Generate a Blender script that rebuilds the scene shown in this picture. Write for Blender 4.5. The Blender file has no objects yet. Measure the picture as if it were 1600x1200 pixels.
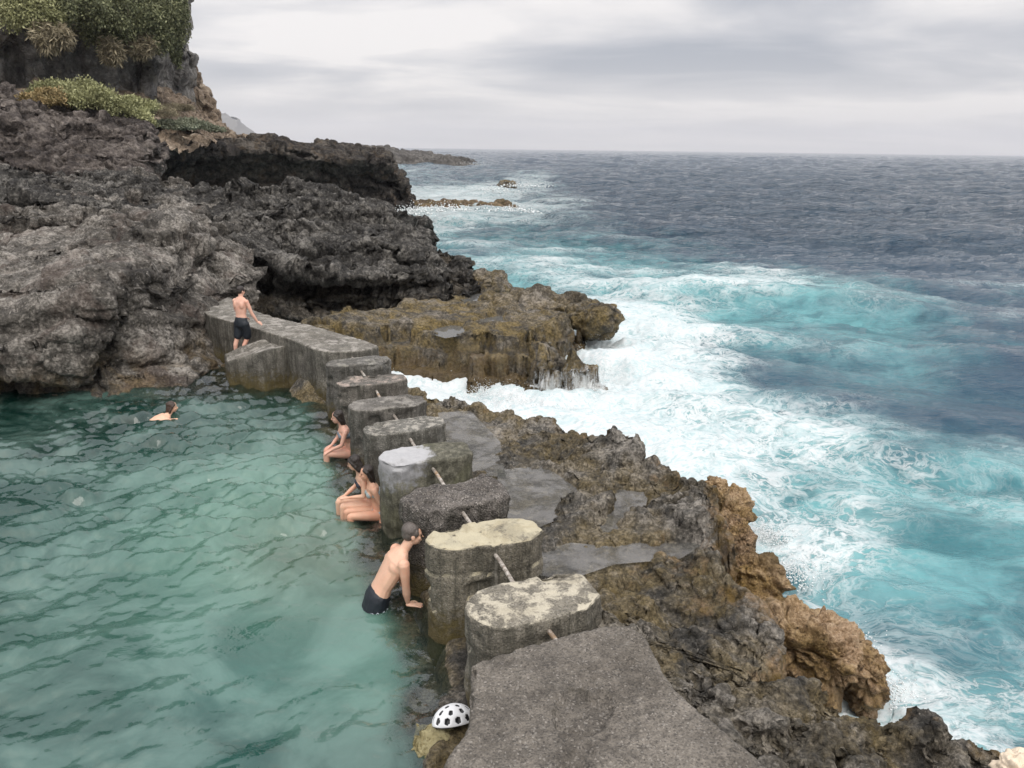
import bpy, bmesh, math, random
import numpy as np
from mathutils import Vector, Matrix
random.seed(7); rng = np.random.default_rng(11)
SC = bpy.context.scene
COL = SC.collection
# ------------------------------------------------------------------ camera
F = 1209.0; H = 5.0; PITCH = math.radians(16.9); SL = -0.0125
CP, SP = math.cos(PITCH), math.sin(PITCH)
CR, SR = math.cos(SL), math.sin(SL)
cam = bpy.data.cameras.new('camera'); cam.sensor_width = 36; cam.lens = 36 * F / 1600
cam.clip_start = 0.1; cam.clip_end = 40000
co = bpy.data.objects.new('camera', cam); COL.objects.link(co)
R0 = Vector((1, 0, 0)); D0 = Vector((0, -SP, -CP)); FW = Vector((0, CP, -SP))
rt = R0 * CR + D0 * SR; dn = -R0 * SR + D0 * CR
m = Matrix.Identity(4)
for i in range(3):
    m[i][0] = rt[i]; m[i][1] = -dn[i]; m[i][2] = -FW[i]
m[2][3] = H
co.matrix_world = m
SC.camera = co
SC.render.resolution_x = 1024; SC.render.resolution_y = 768
SC.view_settings.view_transform = 'Standard'; SC.view_settings.look = 'None'
SC.view_settings.exposure = 0.32; SC.view_settings.gamma = 1

def P(px, py, z=None, d=None):
    u = (px - 800) / F; v = (py - 600) / F
    u, v = CR * u - SR * v, SR * u + CR * v
    r = np.array([u, CP - v * SP, -SP - v * CP])
    t = (z - H) / r[2] if z is not None else d / r[1]
    return np.array([0, 0, H]) + r * t
def project(p):
    q = p - np.array([0, 0, H])
    f = q @ np.array(FW); a = q @ np.array(rt); b = q @ np.array(dn)
    f = np.maximum(f, 1e-3)
    return 800 + F * a / f, 600 + F * b / f

# ------------------------------------------------------------------ world and sun
SUN_EL, SUN_AZ = math.radians(52), math.radians(150)
world = bpy.data.worlds.new('World'); SC.world = world; world.use_nodes = True
nt = world.node_tree; nt.nodes.clear()
def N(t, kind, **kw):
    n = t.nodes.new(kind)
    for k, v in kw.items():
        if k == 'inp':
            for a, b in v.items(): n.inputs[a].default_value = b
        else: setattr(n, k, v)
    return n
sky = N(nt, 'ShaderNodeTexSky', sky_type='NISHITA', sun_disc=False, sun_elevation=SUN_EL, sun_rotation=SUN_AZ)
sky.air_density = 1.0; sky.dust_density = 3.0
tc = N(nt, 'ShaderNodeTexCoord')
sep = N(nt, 'ShaderNodeSeparateXYZ'); nt.links.new(tc.outputs['Generated'], sep.inputs[0])
def mth(t, op, a, b=None, c=None, clamp=False):
    n = t.nodes.new('ShaderNodeMath'); n.operation = op; n.use_clamp = clamp
    for i, x in enumerate((a, b, c)):
        if x is None: continue
        if isinstance(x, (int, float)): n.inputs[i].default_value = x
        else: t.links.new(x, n.inputs[i])
    return n.outputs[0]
# clouds lie on a flat layer: direction divided by its height above the horizon
zc = mth(nt, 'ADD', mth(nt, 'MAXIMUM', sep.outputs['Z'], 0.0), 0.09)
cx = mth(nt, 'DIVIDE', sep.outputs['X'], zc); cy = mth(nt, 'DIVIDE', sep.outputs['Y'], zc)
cmb = N(nt, 'ShaderNodeCombineXYZ'); nt.links.new(cx, cmb.inputs[0]); nt.links.new(cy, cmb.inputs[1])
cn = N(nt, 'ShaderNodeTexNoise', inp={'Scale': 0.6, 'Detail': 6.0, 'Roughness': 0.5, 'Distortion': 0.35})
mp = N(nt, 'ShaderNodeMapping'); mp.inputs['Scale'].default_value = (0.8, 1.0, 1); mp.inputs['Location'].default_value = (3.1, 0.7, 0)
nt.links.new(cmb.outputs[0], mp.inputs[0]); nt.links.new(mp.outputs[0], cn.inputs['Vector'])
cr = N(nt, 'ShaderNodeValToRGB')
el = cr.color_ramp.elements
el[0].position = 0.34; el[0].color = (0.44, 0.46, 0.51, 1)
el[1].position = 0.60; el[1].color = (0.95, 0.91, 0.89, 1)
e = el.new(0.46); e.color = (0.61, 0.61, 0.64, 1)
nt.links.new(cn.outputs[0], cr.inputs[0])
# pale clear strip just over the horizon
hz = N(nt, 'ShaderNodeMapRange', inp={'From Min': 0.0, 'From Max': 0.12, 'To Min': 1.0, 'To Max': 0.0}); hz.interpolation_type = 'SMOOTHSTEP'
nt.links.new(sep.outputs['Z'], hz.inputs[0])
mx = N(nt, 'ShaderNodeMix', data_type='RGBA'); mx.inputs[7].default_value = (0.80, 0.775, 0.765, 1)
nt.links.new(mth(nt, 'MULTIPLY', hz.outputs[0], 0.85), mx.inputs[0]); nt.links.new(cr.outputs[0], mx.inputs[6])
# an overcast sky is about three times brighter overhead
zen = N(nt, 'ShaderNodeMapRange', inp={'From Min': 0.2, 'From Max': 0.95, 'To Min': 1.0, 'To Max': 3.0})
nt.links.new(sep.outputs['Z'], zen.inputs[0])
vs = N(nt, 'ShaderNodeVectorMath', operation='SCALE'); nt.links.new(mx.outputs[2], vs.inputs[0]); nt.links.new(zen.outputs[0], vs.inputs['Scale'])
b1 = N(nt, 'ShaderNodeBackground', inp={'Strength': 0.87}); nt.links.new(vs.outputs[0], b1.inputs[0])
b2 = N(nt, 'ShaderNodeBackground', inp={'Strength': 0.08}); nt.links.new(sky.outputs[0], b2.inputs[0])
ms = N(nt, 'ShaderNodeMixShader', inp={0: 0.12}); nt.links.new(b1.outputs[0], ms.inputs[1]); nt.links.new(b2.outputs[0], ms.inputs[2])
wo = N(nt, 'ShaderNodeOutputWorld'); nt.links.new(ms.outputs[0], wo.inputs[0])
sl = bpy.data.lights.new('sun', 'SUN'); sl.energy = 1.5; sl.angle = math.radians(45); sl.color = (1.0, 0.95, 0.88)
so = bpy.data.objects.new('sun', sl); COL.objects.link(so)
so.rotation_euler = Vector((-math.sin(SUN_AZ) * math.cos(SUN_EL), -math.cos(SUN_AZ) * math.cos(SUN_EL), -math.sin(SUN_EL))).to_track_quat('-Z', 'Y').to_euler()
SC.cycles.max_bounces = 6; SC.cycles.diffuse_bounces = 2; SC.cycles.glossy_bounces = 3; SC.cycles.transparent_max_bounces = 8
SC.cycles.use_denoising = True
SC.cycles.caustics_reflective = False; SC.cycles.caustics_refractive = False

# ------------------------------------------------------------------ numeric noise
def _h(ix, iy, iz, s):
    with np.errstate(over='ignore'):
        h = (ix.astype(np.uint32) * np.uint32(374761393)) ^ (iy.astype(np.uint32) * np.uint32(668265263)) ^ (iz.astype(np.uint32) * np.uint32(2246822519)) ^ np.uint32((s * 3266489917) & 0xffffffff)
        h ^= h >> np.uint32(15); h *= np.uint32(2246822519); h ^= h >> np.uint32(13); h *= np.uint32(3266489917); h ^= h >> np.uint32(16)
    return h.astype(np.float64) / 4294967295.0
def vn(p, s=0):
    i = np.floor(p); f = p - i; i = i.astype(np.int64); f = f * f * f * (f * (f * 6 - 15) + 10)
    o = 0
    for dx in (0, 1):
        for dy in (0, 1):
            for dz in (0, 1):
                w = (f[:, 0] if dx else 1 - f[:, 0]) * (f[:, 1] if dy else 1 - f[:, 1]) * (f[:, 2] if dz else 1 - f[:, 2])
                o = o + w * _h(i[:, 0] + dx, i[:, 1] + dy, i[:, 2] + dz, s)
    return o * 2 - 1
def fbm(p, sc, oct=4, s=0, g=0.5):
    o = 0; a = 1; t = 0
    for k in range(oct):
        o = o + a * vn(p * sc + k * 7.31, s + k); t += a; a *= g; sc *= 2.03
    return o / t
def worley(p, s=0):
    i = np.floor(p).astype(np.int64); f1 = np.full(len(p), 9.0); f2 = f1.copy(); cid = np.zeros(len(p))
    for dx in (-1, 0, 1):
        for dy in (-1, 0, 1):
            for dz in (-1, 0, 1):
                a, b, c = i[:, 0] + dx, i[:, 1] + dy, i[:, 2] + dz
                h = _h(a, b, c, s)
                q = np.stack([a + h, b + _h(a, b, c, s + 1), c + _h(a, b, c, s + 2)], 1) - p
                d = np.sqrt((q * q).sum(1))
                n1 = d < f1
                f2 = np.where(n1, f1, np.minimum(f2, d)); cid = np.where(n1, h, cid); f1 = np.minimum(f1, d)
    return f1, f2, cid
def sstep(x, a, b):
    t = np.clip((x - a) / (b - a), 0, 1); return t * t * (3 - 2 * t)

# ------------------------------------------------------------------ mesh helpers
def tag(o, label=None, cat=None, group=None, kind=None):
    if label: o['label'] = label
    if cat: o['category'] = cat
    if group: o['group'] = group
    if kind: o['kind'] = kind
    return o
def mesh_obj(name, V, Fc, mat=None, parent=None, smooth=True, attrs=None):
    me = bpy.data.meshes.new(name)
    V = np.asarray(V, dtype=np.float32)
    if isinstance(Fc, np.ndarray) and Fc.ndim == 2:
        k = Fc.shape[1]
        me.vertices.add(len(V)); me.vertices.foreach_set('co', V.ravel())
        me.loops.add(Fc.size); me.loops.foreach_set('vertex_index', Fc.astype(np.int32).ravel())
        me.polygons.add(len(Fc)); me.polygons.foreach_set('loop_start', np.arange(0, Fc.size, k, dtype=np.int32))
        me.update(calc_edges=True)
    else:
        me.from_pydata(V.tolist(), [], [tuple(int(i) for i in f) for f in Fc])
    me.validate()
    me.polygons.foreach_set('use_smooth', np.full(len(me.polygons), smooth)); me.update()
    for k, a in (attrs or {}).items():
        a = np.asarray(a, dtype=np.float32)
        if a.ndim == 1:
            at = me.attributes.new(k, 'FLOAT', 'POINT'); at.data.foreach_set('value', a)
        else:
            at = me.attributes.new(k, 'FLOAT_COLOR', 'POINT'); at.data.foreach_set('color', np.concatenate([a, np.ones((len(a), 1), np.float32)], 1).ravel())
    if mat: me.materials.append(mat)
    o = bpy.data.objects.new(name, me); COL.objects.link(o)
    if parent: o.parent = parent
    return o
def empty(name, loc=(0, 0, 0), rz=0):
    o = bpy.data.objects.new(name, None); COL.objects.link(o); o.location = loc; o.rotation_euler.z = rz; o.empty_display_size = .1
    return o
def put(o, parent):       # parent a mesh given in world coordinates to an Empty
    o.parent = parent
    loc = Matrix.LocRotScale(parent.location, parent.rotation_euler, None)
    o.data.transform(loc.inverted())
    return o
def gridfaces(nr, nc, flip=False):
    r, c = np.meshgrid(np.arange(nr - 1), np.arange(nc - 1), indexing='ij')
    a = (r * nc + c).ravel(); q = np.stack([a, a + 1, a + nc + 1, a + nc], 1)
    return q[:, ::-1] if flip else q
def crom(A, t):           # Catmull-Rom along axis 0 at parameters t
    n = len(A); i = np.clip(np.floor(t).astype(int), 0, n - 2); f = (t - i).reshape((-1,) + (1,) * (A.ndim - 1))
    p0, p1, p2, p3 = A[np.maximum(i - 1, 0)], A[i], A[i + 1], A[np.minimum(i + 2, n - 1)]
    return 0.5 * (2 * p1 + (p2 - p0) * f + (2 * p0 - 5 * p1 + 4 * p2 - p3) * f * f + (3 * p1 - p0 - 3 * p2 + p3) * f ** 3)
def even(A, axis, n):
    A = np.swapaxes(A, 0, axis); D = crom(A, np.linspace(0, len(A) - 1, 400))
    s = np.linalg.norm(np.diff(D, axis=0), axis=2).mean(1); c = np.concatenate([[0], np.cumsum(s)])
    t = np.interp(np.linspace(0, c[-1], n), c, np.linspace(0, len(A) - 1, 400))
    return np.swapaxes(crom(A, t), 0, axis)
def gnormals(G):
    du = np.gradient(G, axis=0); dv = np.gradient(G, axis=1); n = np.cross(dv, du)
    return n / np.maximum(np.linalg.norm(n, axis=2, keepdims=True), 1e-9)
def loft(name, G, nu, nv, steps, mat, flip=False, **kw):
    """G rows x cols of world points -> smooth sheet, pushed out along its normals by each step in turn"""
    G = even(even(np.array(G, float), 0, nu), 1, nv)
    sgn = -1 if flip else 1
    for st in steps:
        n = gnormals(G) * sgn; p = G.reshape(-1, 3)
        G = G + (st(p)[:, None] * n.reshape(-1, 3)).reshape(G.shape)
    return mesh_obj(name, G.reshape(-1, 3), gridfaces(nu, nv, flip=not flip), mat, **kw), G
def lumps(sc, amp, s=0, zs=1.0):
    def f(p):
        q = p * np.array([1, 1, zs]) * sc; q = q + 0.35 * np.stack([vn(q * 1.3, 90), vn(q * 1.3, 91), vn(q * 1.3, 92)], 1)
        f1, f2, c = worley(q, s)
        return amp * ((0.55 - f1) * 0.9 + 0.5 * np.minimum(f2 - f1, 0.4) + 0.7 * (c - 0.5) * sstep(f2 - f1, 0, .2))
    return f
def facets(sc, amp, s=0, zs=1.0, crack=.5, jit=.5):
    # broken faces: every cell is its own tilted plane, with a crack where two meet
    def f(p):
        q = p * np.array([1, 1, zs]) * sc; q = q + jit * np.stack([fbm(q, .9, 2, 93), fbm(q, .9, 2, 95), fbm(q, .9, 2, 97)], 1)
        f1, f2, c = worley(q, s); k = (c * 1e6).astype(np.int64); z0 = k * 0
        g = np.stack([_h(k, z0, z0, 1), _h(k, z0, z0, 2), _h(k, z0, z0, 3)], 1) - .5
        fr = q - np.floor(q)
        i = np.floor(q * .999); loc = ((q * g).sum(1)) * 1.6; loc = loc - np.round(loc)      # tilted plane, wrapped
        e_ = sstep(f2 - f1, 0, .22); return amp * ((1.5 * (c - .5) + .6 * (np.abs(loc) * 2 - .5)) * e_ - crack * np.exp(-(f2 - f1) / .08))
    return f
def rough(sc, amp, s=0, oct=4, zs=1.0):
    return lambda p: amp * fbm(p * np.array([1, 1, zs]), sc, oct, s)
def strata(sc, amp, s=0):
    def f(p):
        z = p[:, 2] * sc + 0.8 * fbm(p * np.array([1, 1, .3]), 0.15, 2, s) * sc
        k = np.floor(z); fr = z - k
        return amp * (_h(k.astype(np.int64), k.astype(np.int64) * 0, k.astype(np.int64) * 0, s) - 0.5 - 0.6 * np.exp(-((fr - 0.5) / 0.5) ** 8) * 0 - 0.7 * np.exp(-(fr / 0.16) ** 2))
    return f

# ------------------------------------------------------------------ materials
class M:
    def __init__(s, name):
        s.m = bpy.data.materials.new(name); s.m.use_nodes = True; s.t = s.m.node_tree; s.t.nodes.clear()
        s.out = s.t.nodes.new('ShaderNodeOutputMaterial'); s.geo = s.t.nodes.new('ShaderNodeNewGeometry'); s.pos = s.geo.outputs['Position']
    def n(s, kind, **kw): return N(s.t, kind, **kw)
    def l(s, a, b): s.t.links.new(a, b)
    def mth(s, *a, **k): return mth(s.t, *a, **k)
    def noise(s, scale, detail=4, rough=.55, dist=0., vec=None, sz=None):
        n = s.n('ShaderNodeTexNoise', inp={'Scale': scale, 'Detail': float(detail), 'Roughness': rough, 'Distortion': dist})
        v = vec or s.pos
        if sz:
            mp = s.n('ShaderNodeMapping'); mp.inputs['Scale'].default_value = sz; s.l(v, mp.inputs[0]); v = mp.outputs[0]
        s.l(v, n.inputs['Vector']); return n.outputs[0]
    def vor(s, scale, feature='F1', vec=None, rand=1.0):
        n = s.n('ShaderNodeTexVoronoi', feature=feature, inp={'Scale': scale, 'Randomness': rand}); s.l(vec or s.pos, n.inputs['Vector']); return n
    def ramp(s, fac, pts):
        r = s.n('ShaderNodeValToRGB'); e = r.color_ramp.elements
        while len(e) > 1: e.remove(e[-1])
        for i, (p, c) in enumerate(pts):
            x = e[0] if i == 0 else e.new(p)
            x.position = p; x.color = (c, c, c, 1) if isinstance(c, (int, float)) else (*c, 1)
        s.l(fac, r.inputs[0]); return r.outputs[0]
    def mr(s, v, a, b, c=0., d=1., smooth=True):
        n = s.n('ShaderNodeMapRange', inp={'From Min': a, 'From Max': b, 'To Min': c, 'To Max': d})
        if smooth: n.interpolation_type = 'SMOOTHSTEP'
        s.l(v, n.inputs[0]); return n.outputs[0]
    def mix(s, f, a, b, mode='MIX'):
        n = s.n('ShaderNodeMix', data_type='RGBA', blend_type=mode)
        for i, x in ((0, f), (6, a), (7, b)):
            if isinstance(x, (int, float)): n.inputs[i].default_value = x
            elif isinstance(x, tuple): n.inputs[i].default_value = (*x, 1)
            else: s.l(x, n.inputs[i])
        return n.outputs[2]
    def attr(s, name, col=False):
        n = s.n('ShaderNodeAttribute', attribute_name=name); return n.outputs['Color' if col else 'Fac']
    def bump(s, h, strength, dist, nrm=None):
        n = s.n('ShaderNodeBump', inp={'Strength': strength, 'Distance': dist}); s.l(h, n.inputs['Height'])
        if nrm: s.l(nrm, n.inputs['Normal'])
        return n.outputs[0]
    def prin(s, col, rough=.8, nrm=None, spec=.5, ior=1.45, **inp):
        n = s.n('ShaderNodeBsdfPrincipled'); n.inputs['IOR'].default_value = ior; n.inputs['Specular IOR Level'].default_value = spec
        for k, x in (('Base Color', col), ('Roughness', rough)):
            if isinstance(x, (int, float)): n.inputs[k].default_value = x
            elif isinstance(x, tuple): n.inputs[k].default_value = (*x, 1)
            else: s.l(x, n.inputs[k])
        if nrm: s.l(nrm, n.inputs['Normal'])
        for k, v in inp.items(): n.inputs[k].default_value = v
        return n.outputs[0]
    def done(s, sh): s.l(sh, s.out.inputs[0]); return s.m

def rock_mat(name, dark, mid, light, sc=1.0, tint=None, tint_amt=.0, tint_z=(-1, 0.6), fine=18., bumpd=.03, bright=0.55, rgh=.85, tint2=None, t2amt=0., wet=None, edgec=None, pits=0.):
    a = M(name)
    n1 = a.noise(0.55 * sc, 5, .62, .4); n2 = a.noise(3.3 * sc, 6, .68, .2); n3 = a.noise(fine, 5, .7)
    f = a.mth('ADD', a.mth('MULTIPLY', n1, .34), a.mth('ADD', a.mth('MULTIPLY', n2, .33), a.mth('MULTIPLY', n3, .33)))
    c = a.ramp(f, [(.42, dark), (bright - .045, mid), (bright + .045, light)])
    # weathered lichen blotches
    v = a.noise(6.5 * sc, 5, .7, .8)
    c = a.mix(a.mr(v, .60, .68, 0, .45), c, tuple(min(1, x * 1.5) for x in light))
    if tint:
        sp = a.n('ShaderNodeSeparateXYZ'); a.l(a.pos, sp.inputs[0])
        zz = a.mth('ADD', sp.outputs[2], a.mth('MULTIPLY', a.mth('SUBTRACT', n1, .5), 1.2))
        zf = a.mr(zz, tint_z[0], tint_z[1], 1, 0)
        tf = a.mr(a.mth('ADD', a.noise(1.3, 5, .65, .5), a.mth('MULTIPLY', n2, .25)), .50, .72, 0, 1)
        f2 = a.mth('MULTIPLY', a.mth('MULTIPLY', zf, tf), tint_amt)
        tc_ = a.mix(a.mr(n3, .35, .65), tuple(x * .45 for x in tint), tuple(min(1, x * 1.3) for x in tint))
        c = a.mix(f2, c, tc_)
    if tint2:
        c = a.mix(a.mr(a.noise(.9, 4, .6, .6, vec=None), .52, .66, 0, t2amt), c, a.mix(n3, tuple(x * .6 for x in tint2), tuple(x * 1.3 for x in tint2)))
    if edgec:
        ef = a.mth('MULTIPLY', a.mr(a.mth('ADD', a.attr('edge'), a.mth('MULTIPLY', a.mth('SUBTRACT', a.noise(2.2, 5, .7, .5), .5), 2.2)), .45, .95), .85)
        c = a.mix(ef, c, a.mix(a.mr(a.noise(3.4, 5, .7, .4), .42, .58), a.mix(n3, (.05, .035, .012), (.24, .15, .04)), a.mix(n3, tuple(x * .4 for x in edgec), tuple(x * 1.5 for x in edgec))))
    if pits:
        pv = a.vor(fine * .5, vec=None); pm = a.mth('MULTIPLY', a.mr(pv.outputs['Distance'], .12, .26, 1, 0), a.mr(n2, .42, .6, 0, pits)); c = a.mix(pm, c, tuple(x * .5 for x in dark))
    h1 = a.vor(fine * .55).outputs['Distance']
    h = a.mth('ADD', a.mth('MULTIPLY', h1, -.6), a.mth('ADD', n3, a.mth('MULTIPLY', a.noise(fine * 3.2, 4, .7), .35)))
    nb = a.bump(h, 1., bumpd * 1.5); nb = a.bump(a.noise(fine * .35, 5, .65, .3), .8, bumpd * 4, nb)
    r = rgh
    if wet is not None:
        sp = a.n('ShaderNodeSeparateXYZ'); a.l(a.pos, sp.inputs[0])
        wz = a.mth('ADD', sp.outputs[2], a.mth('MULTIPLY', a.mth('SUBTRACT', n1, .5), .8))
        r = a.mr(wz, wet - .25, wet + .35, .22, rgh); c = a.mix(a.mr(wz, wet - .25, wet + .35, .45, 0), c, tuple(x * .5 for x in mid))
    return a.done(a.prin(c, r, nb, spec=.35))
def concrete(name, base, patch=None, amt=.0, psc=5., top=None, top_amt=0., side=None, side_amt=0., gravel=.6, speck=0.5):
    a = M(name)
    n1 = a.noise(2.2, 5, .6, .3); n2 = a.noise(14, 5, .65); n3 = a.noise(60, 4, .7)
    f = a.mth('ADD', a.mth('MULTIPLY', n1, .4), a.mth('ADD', a.mth('MULTIPLY', n2, .35), a.mth('MULTIPLY', n3, .25)))
    c = a.ramp(f, [(.36, tuple(x * .45 for x in base)), (.5, base), (.62, tuple(min(1, x * 1.6) for x in base))])
    pv = a.vor(75.).outputs['Color']; sx = a.n('ShaderNodeSeparateXYZ'); a.l(pv, sx.inputs[0])
    c = a.mix(a.mr(sx.outputs[0], .55, 1., 0, speck), c, (.02, .02, .02)); c = a.mix(a.mr(sx.outputs[1], .90, .97, 0, speck * .6), c, (.42, .39, .35))
    nz = a.n('ShaderNodeSeparateXYZ'); a.l(a.geo.outputs['True Normal'], nz.inputs[0])
    up = a.mr(nz.outputs[2], .5, .8)
    sp = a.n('ShaderNodeSeparateXYZ'); a.l(a.pos, sp.inputs[0])
    # rain and tide stains run down the sides; algae grows near the foot
    st = a.noise(5.5, 5, .7, vec=a.pos, sz=(1.6, 1.6, .16))
    dnf = a.mr(up, 0, 1, 1, 0, False)
    c = a.mix(a.mth('MULTIPLY', a.mr(st, .42, .6), a.mth('MULTIPLY', dnf, .62)), c, (.030, .029, .022))
    c = a.mix(a.mth('MULTIPLY', a.mr(st, .60, .68), a.mth('MULTIPLY', dnf, .4)), c, (.30, .28, .24))
    alg = a.mr(a.mth('ADD', sp.outputs[2], a.mth('MULTIPLY', a.mth('SUBTRACT', n2, .5), .9)), .05, .5, .8, 0)
    c = a.mix(a.mth('MULTIPLY', alg, dnf), c, a.mix(n3, (.03, .025, .008), (.16, .12, .035)))
    if side: c = a.mix(a.mth('MULTIPLY', a.mr(a.noise(3.5, 4, .6, .3), .40, .50), a.mth('MULTIPLY', dnf, side_amt)), c, side)
    if patch:
        pf = a.mr(a.mth('ADD', a.noise(psc, 5, .68, .25), a.mth('MULTIPLY', a.mth('SUBTRACT', n3, .5), .15)), .53 - .2 * amt, .66 - .2 * amt)
        c = a.mix(a.mth('MULTIPLY', pf, up), c, a.mix(n3, tuple(x * .65 for x in patch), tuple(min(1, x * 1.2) for x in patch)))
    if top: c = a.mix(a.mth('MULTIPLY', up, a.mr(a.noise(6, 5, .7, .5), .38, .55, .1, top_amt)), c, top)
    c = a.mix(a.mr(a.noise(1.3, 5, .65, .6), .48, .62, 0, .45), c, a.mix(1., c, (.55, .53, .50), 'MULTIPLY'))
    h = a.mth('ADD', a.mth('MULTIPLY', a.vor(45.).outputs['Distance'], -gravel), a.mth('ADD', n2, a.mth('MULTIPLY', n3, .5)))
    return a.done(a.prin(c, .88, a.bump(h, .8, .012), spec=.3))
def plain(name, col, rough=.6, nsc=30., var=.3, bumpd=0., **inp):
    a = M(name); n = a.noise(nsc, 4, .6)
    c = a.mix(n, tuple(x * (1 - var) for x in col), tuple(min(1, x * (1 + var)) for x in col))
    return a.done(a.prin(c, rough, a.bump(n, .6, bumpd) if bumpd else None, **inp))
# ------------------------------------------------------------------ water surfaces
def ocean(L, n, wind, wdir, amp, seed, spread=2, lmin=0.):
    r = np.random.default_rng(seed)
    k1 = np.fft.fftfreq(n, L / n) * 2 * np.pi; kx, ky = np.meshgrid(k1, k1, indexing='ij'); k = np.hypot(kx, ky); k[0, 0] = 1
    Lw = wind ** 2 / 9.81; c = (kx * np.cos(wdir) + ky * np.sin(wdir)) / k
    Pk = np.exp(-1 / (k * Lw) ** 2) / k ** 4 * (0.12 + np.abs(c) ** spread) * np.exp(-(k * lmin) ** 2); Pk[0, 0] = 0
    h = (r.normal(size=(n, n)) + 1j * r.normal(size=(n, n))) * np.sqrt(Pk)
    z = np.fft.ifft2(h).real; s = amp / z.std(); z *= s
    dx = np.fft.ifft2(-1j * kx / k * h).real * s; dy = np.fft.ifft2(-1j * ky / k * h).real * s
    return L, n, np.stack([dx, dy, z], 2)
def osample(oc, x, y, chop=1.0):
    L, n, A = oc; u = (x / L % 1) * n; v = (y / L % 1) * n; i = u.astype(int) % n; j = v.astype(int) % n; fu = (u - np.floor(u))[:, None]; fv = (v - np.floor(v))[:, None]
    i1 = (i + 1) % n; j1 = (j + 1) % n
    o = (A[i, j] * (1 - fu) + A[i1, j] * fu) * (1 - fv) + (A[i, j1] * (1 - fu) + A[i1, j1] * fu) * fv
    return o * np.array([chop, chop, 1])
def field(pts, px, py, sx=48., sy=26., vals=1):
    """smooth interpolation of values known at a few places; distances shrink with perspective"""
    pts = np.array(pts, float); q = np.maximum(py, 236.)
    w_ = 0; o = np.zeros((len(px), pts.shape[1] - 2))
    for r in pts:
        k = 0.25 + 0.75 * np.clip((r[1] - 230) / 500, 0, 1.2)
        w = np.exp(-(((px - r[0]) / (sx * (0.7 + .6 * k))) ** 2 + ((q - r[1]) / (sy * k * 1.35)) ** 2) * .5) + 1e-9 / (1 + ((px - r[0]) / 100) ** 2 + ((q - r[1]) / 40) ** 2)
        o += w[:, None] * r[2:]; w_ = w_ + w
    return o / w_[:, None]
SEA = -0.8
SEAPTS = [(650,271,.55,.4),(600,272,.5,.4),(735,258,.5,.3),(760,300,.85,.5),(700,303,.95,.5),(860,318,.75,.4),(640,296,.9,.5),(910,320,.55,.3),(820,292,.85,.3),(700,335,.75,.7),(660,345,.8,.7),
(700,355,.45,.7),(800,358,.25,.6),(900,350,.05,.3),(800,338,.45,.7),(760,385,.15,.5),(840,420,.4,.9),(900,400,.35,.9),(950,415,.35,.9),(1100,425,.05,.4),(1000,440,.5,.8),(1130,452,.62,1.),(1060,465,.6,.9),
(1200,486,.3,1.),(1300,496,.12,.95),(1400,485,.1,.5),(1560,476,.28,.3),(1160,440,.6,.5),(900,440,.5,.7),(1000,500,.8,.6),(1050,540,.85,.3),(950,570,.97,.3),(1000,620,.97,.2),(1080,600,.7,.3),(1150,560,.4,.4),(1200,600,.3,.2),
(1250,560,.04,.6),(1300,620,.25,.15),(1400,560,.03,.7),(1500,640,.06,.3),(1590,600,.02,.2),(1230,530,.02,.6),(1150,510,.25,.7),(900,650,.9,.5),(960,665,.95,.4),(1000,690,.6,.8),(1100,660,.75,.6),(1200,700,.8,.6),(1300,720,.75,.8),
(1400,750,.55,.8),(1350,670,.3,.2),(1450,680,.08,.3),(1550,700,.1,.3),(1570,750,.35,.8),(1100,730,.65,.7),(1060,735,.9,.4),(1200,780,.35,.9),(1250,740,.5,.8),(1300,830,.4,.9),(1450,850,.12,1.),(1550,820,.15,1.),(1580,900,.1,.85),
(1400,900,.3,.8),(1220,850,.85,.5),(1260,880,.7,.5),(1260,930,.6,.45),(1350,950,.35,.3),(1450,960,.3,.7),(1550,980,.25,.7),(1370,1010,.9,.4),(1400,1050,.85,.5),(1450,1000,.15,.6),(1500,1080,.3,.6),(1400,1110,1,.4),(1500,1130,.7,.6),(1580,1130,.5,.6),
(1000,260,0,0),(800,250,0,.1),(680,248,0,.1),(640,283,.1,.3),(700,283,.08,.3),(760,280,.1,.3),(840,300,.3,.3),(900,300,.0,.1),(960,320,0,.1),(640,355,.5,.6),(1000,320,0,0),(1300,260,0,0),(1600,260,0,0),(1200,330,0,0),(1500,350,0,0),(1000,345,0,.15),(1300,400,0,.05),(1500,430,.01,.0),(950,280,0,.05),(1600,540,.02,.2),(1600,680,.06,.15),(1000,390,.02,.3),(1200,390,0,.1),
(660,595,1,.2),(740,612,1,.2),(840,638,1,.3),(1700,500,.02,.2),(1700,800,.1,.7),(1700,1000,.3,.6),(1500,1300,.6,.5),(1300,1150,.9,.4),(1150,1000,.9,.4),(1750,300,0,0),(1750,650,.05,.3)]
pys = [1290.]
while pys[-1] > 233.4:
    y = pys[-1]; pys.append(y - np.clip((y - 231) * 0.0105, .10, 2.6))
dd = []
for y in pys:
    t = (y - 600) / F; dd.append((H - SEA) * (CP - t * SP) / (SP + t * CP))
dd = np.array(dd + [dd[-1] * 1.5, dd[-1] * 2.4, 6500.])
NA = 780
an = np.linspace(math.radians(-30), math.radians(46), NA)
Dg, Ag = np.meshgrid(dd, an, indexing='ij'); X = (Dg * np.tan(Ag)).ravel(); Y = Dg.ravel(); pl = np.stack([X, Y, np.full(len(X), SEA)], 1)
fpx, fpy = project(pl); ff = field(SEAPTS, fpx, fpy)
ff2 = field(SEAPTS, fpx, fpy, 95., 50.)
shore = sstep(fpy, 380, 470)
foam = np.clip(ff[:, 0], 0, 1); foam = np.clip(foam * (.46 + .54 * foam), 0, 1)
turq = np.clip(.35 * ff[:, 1] + .65 * ff2[:, 1] * 1.15 + .10 * shore, 0, 1)
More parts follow.
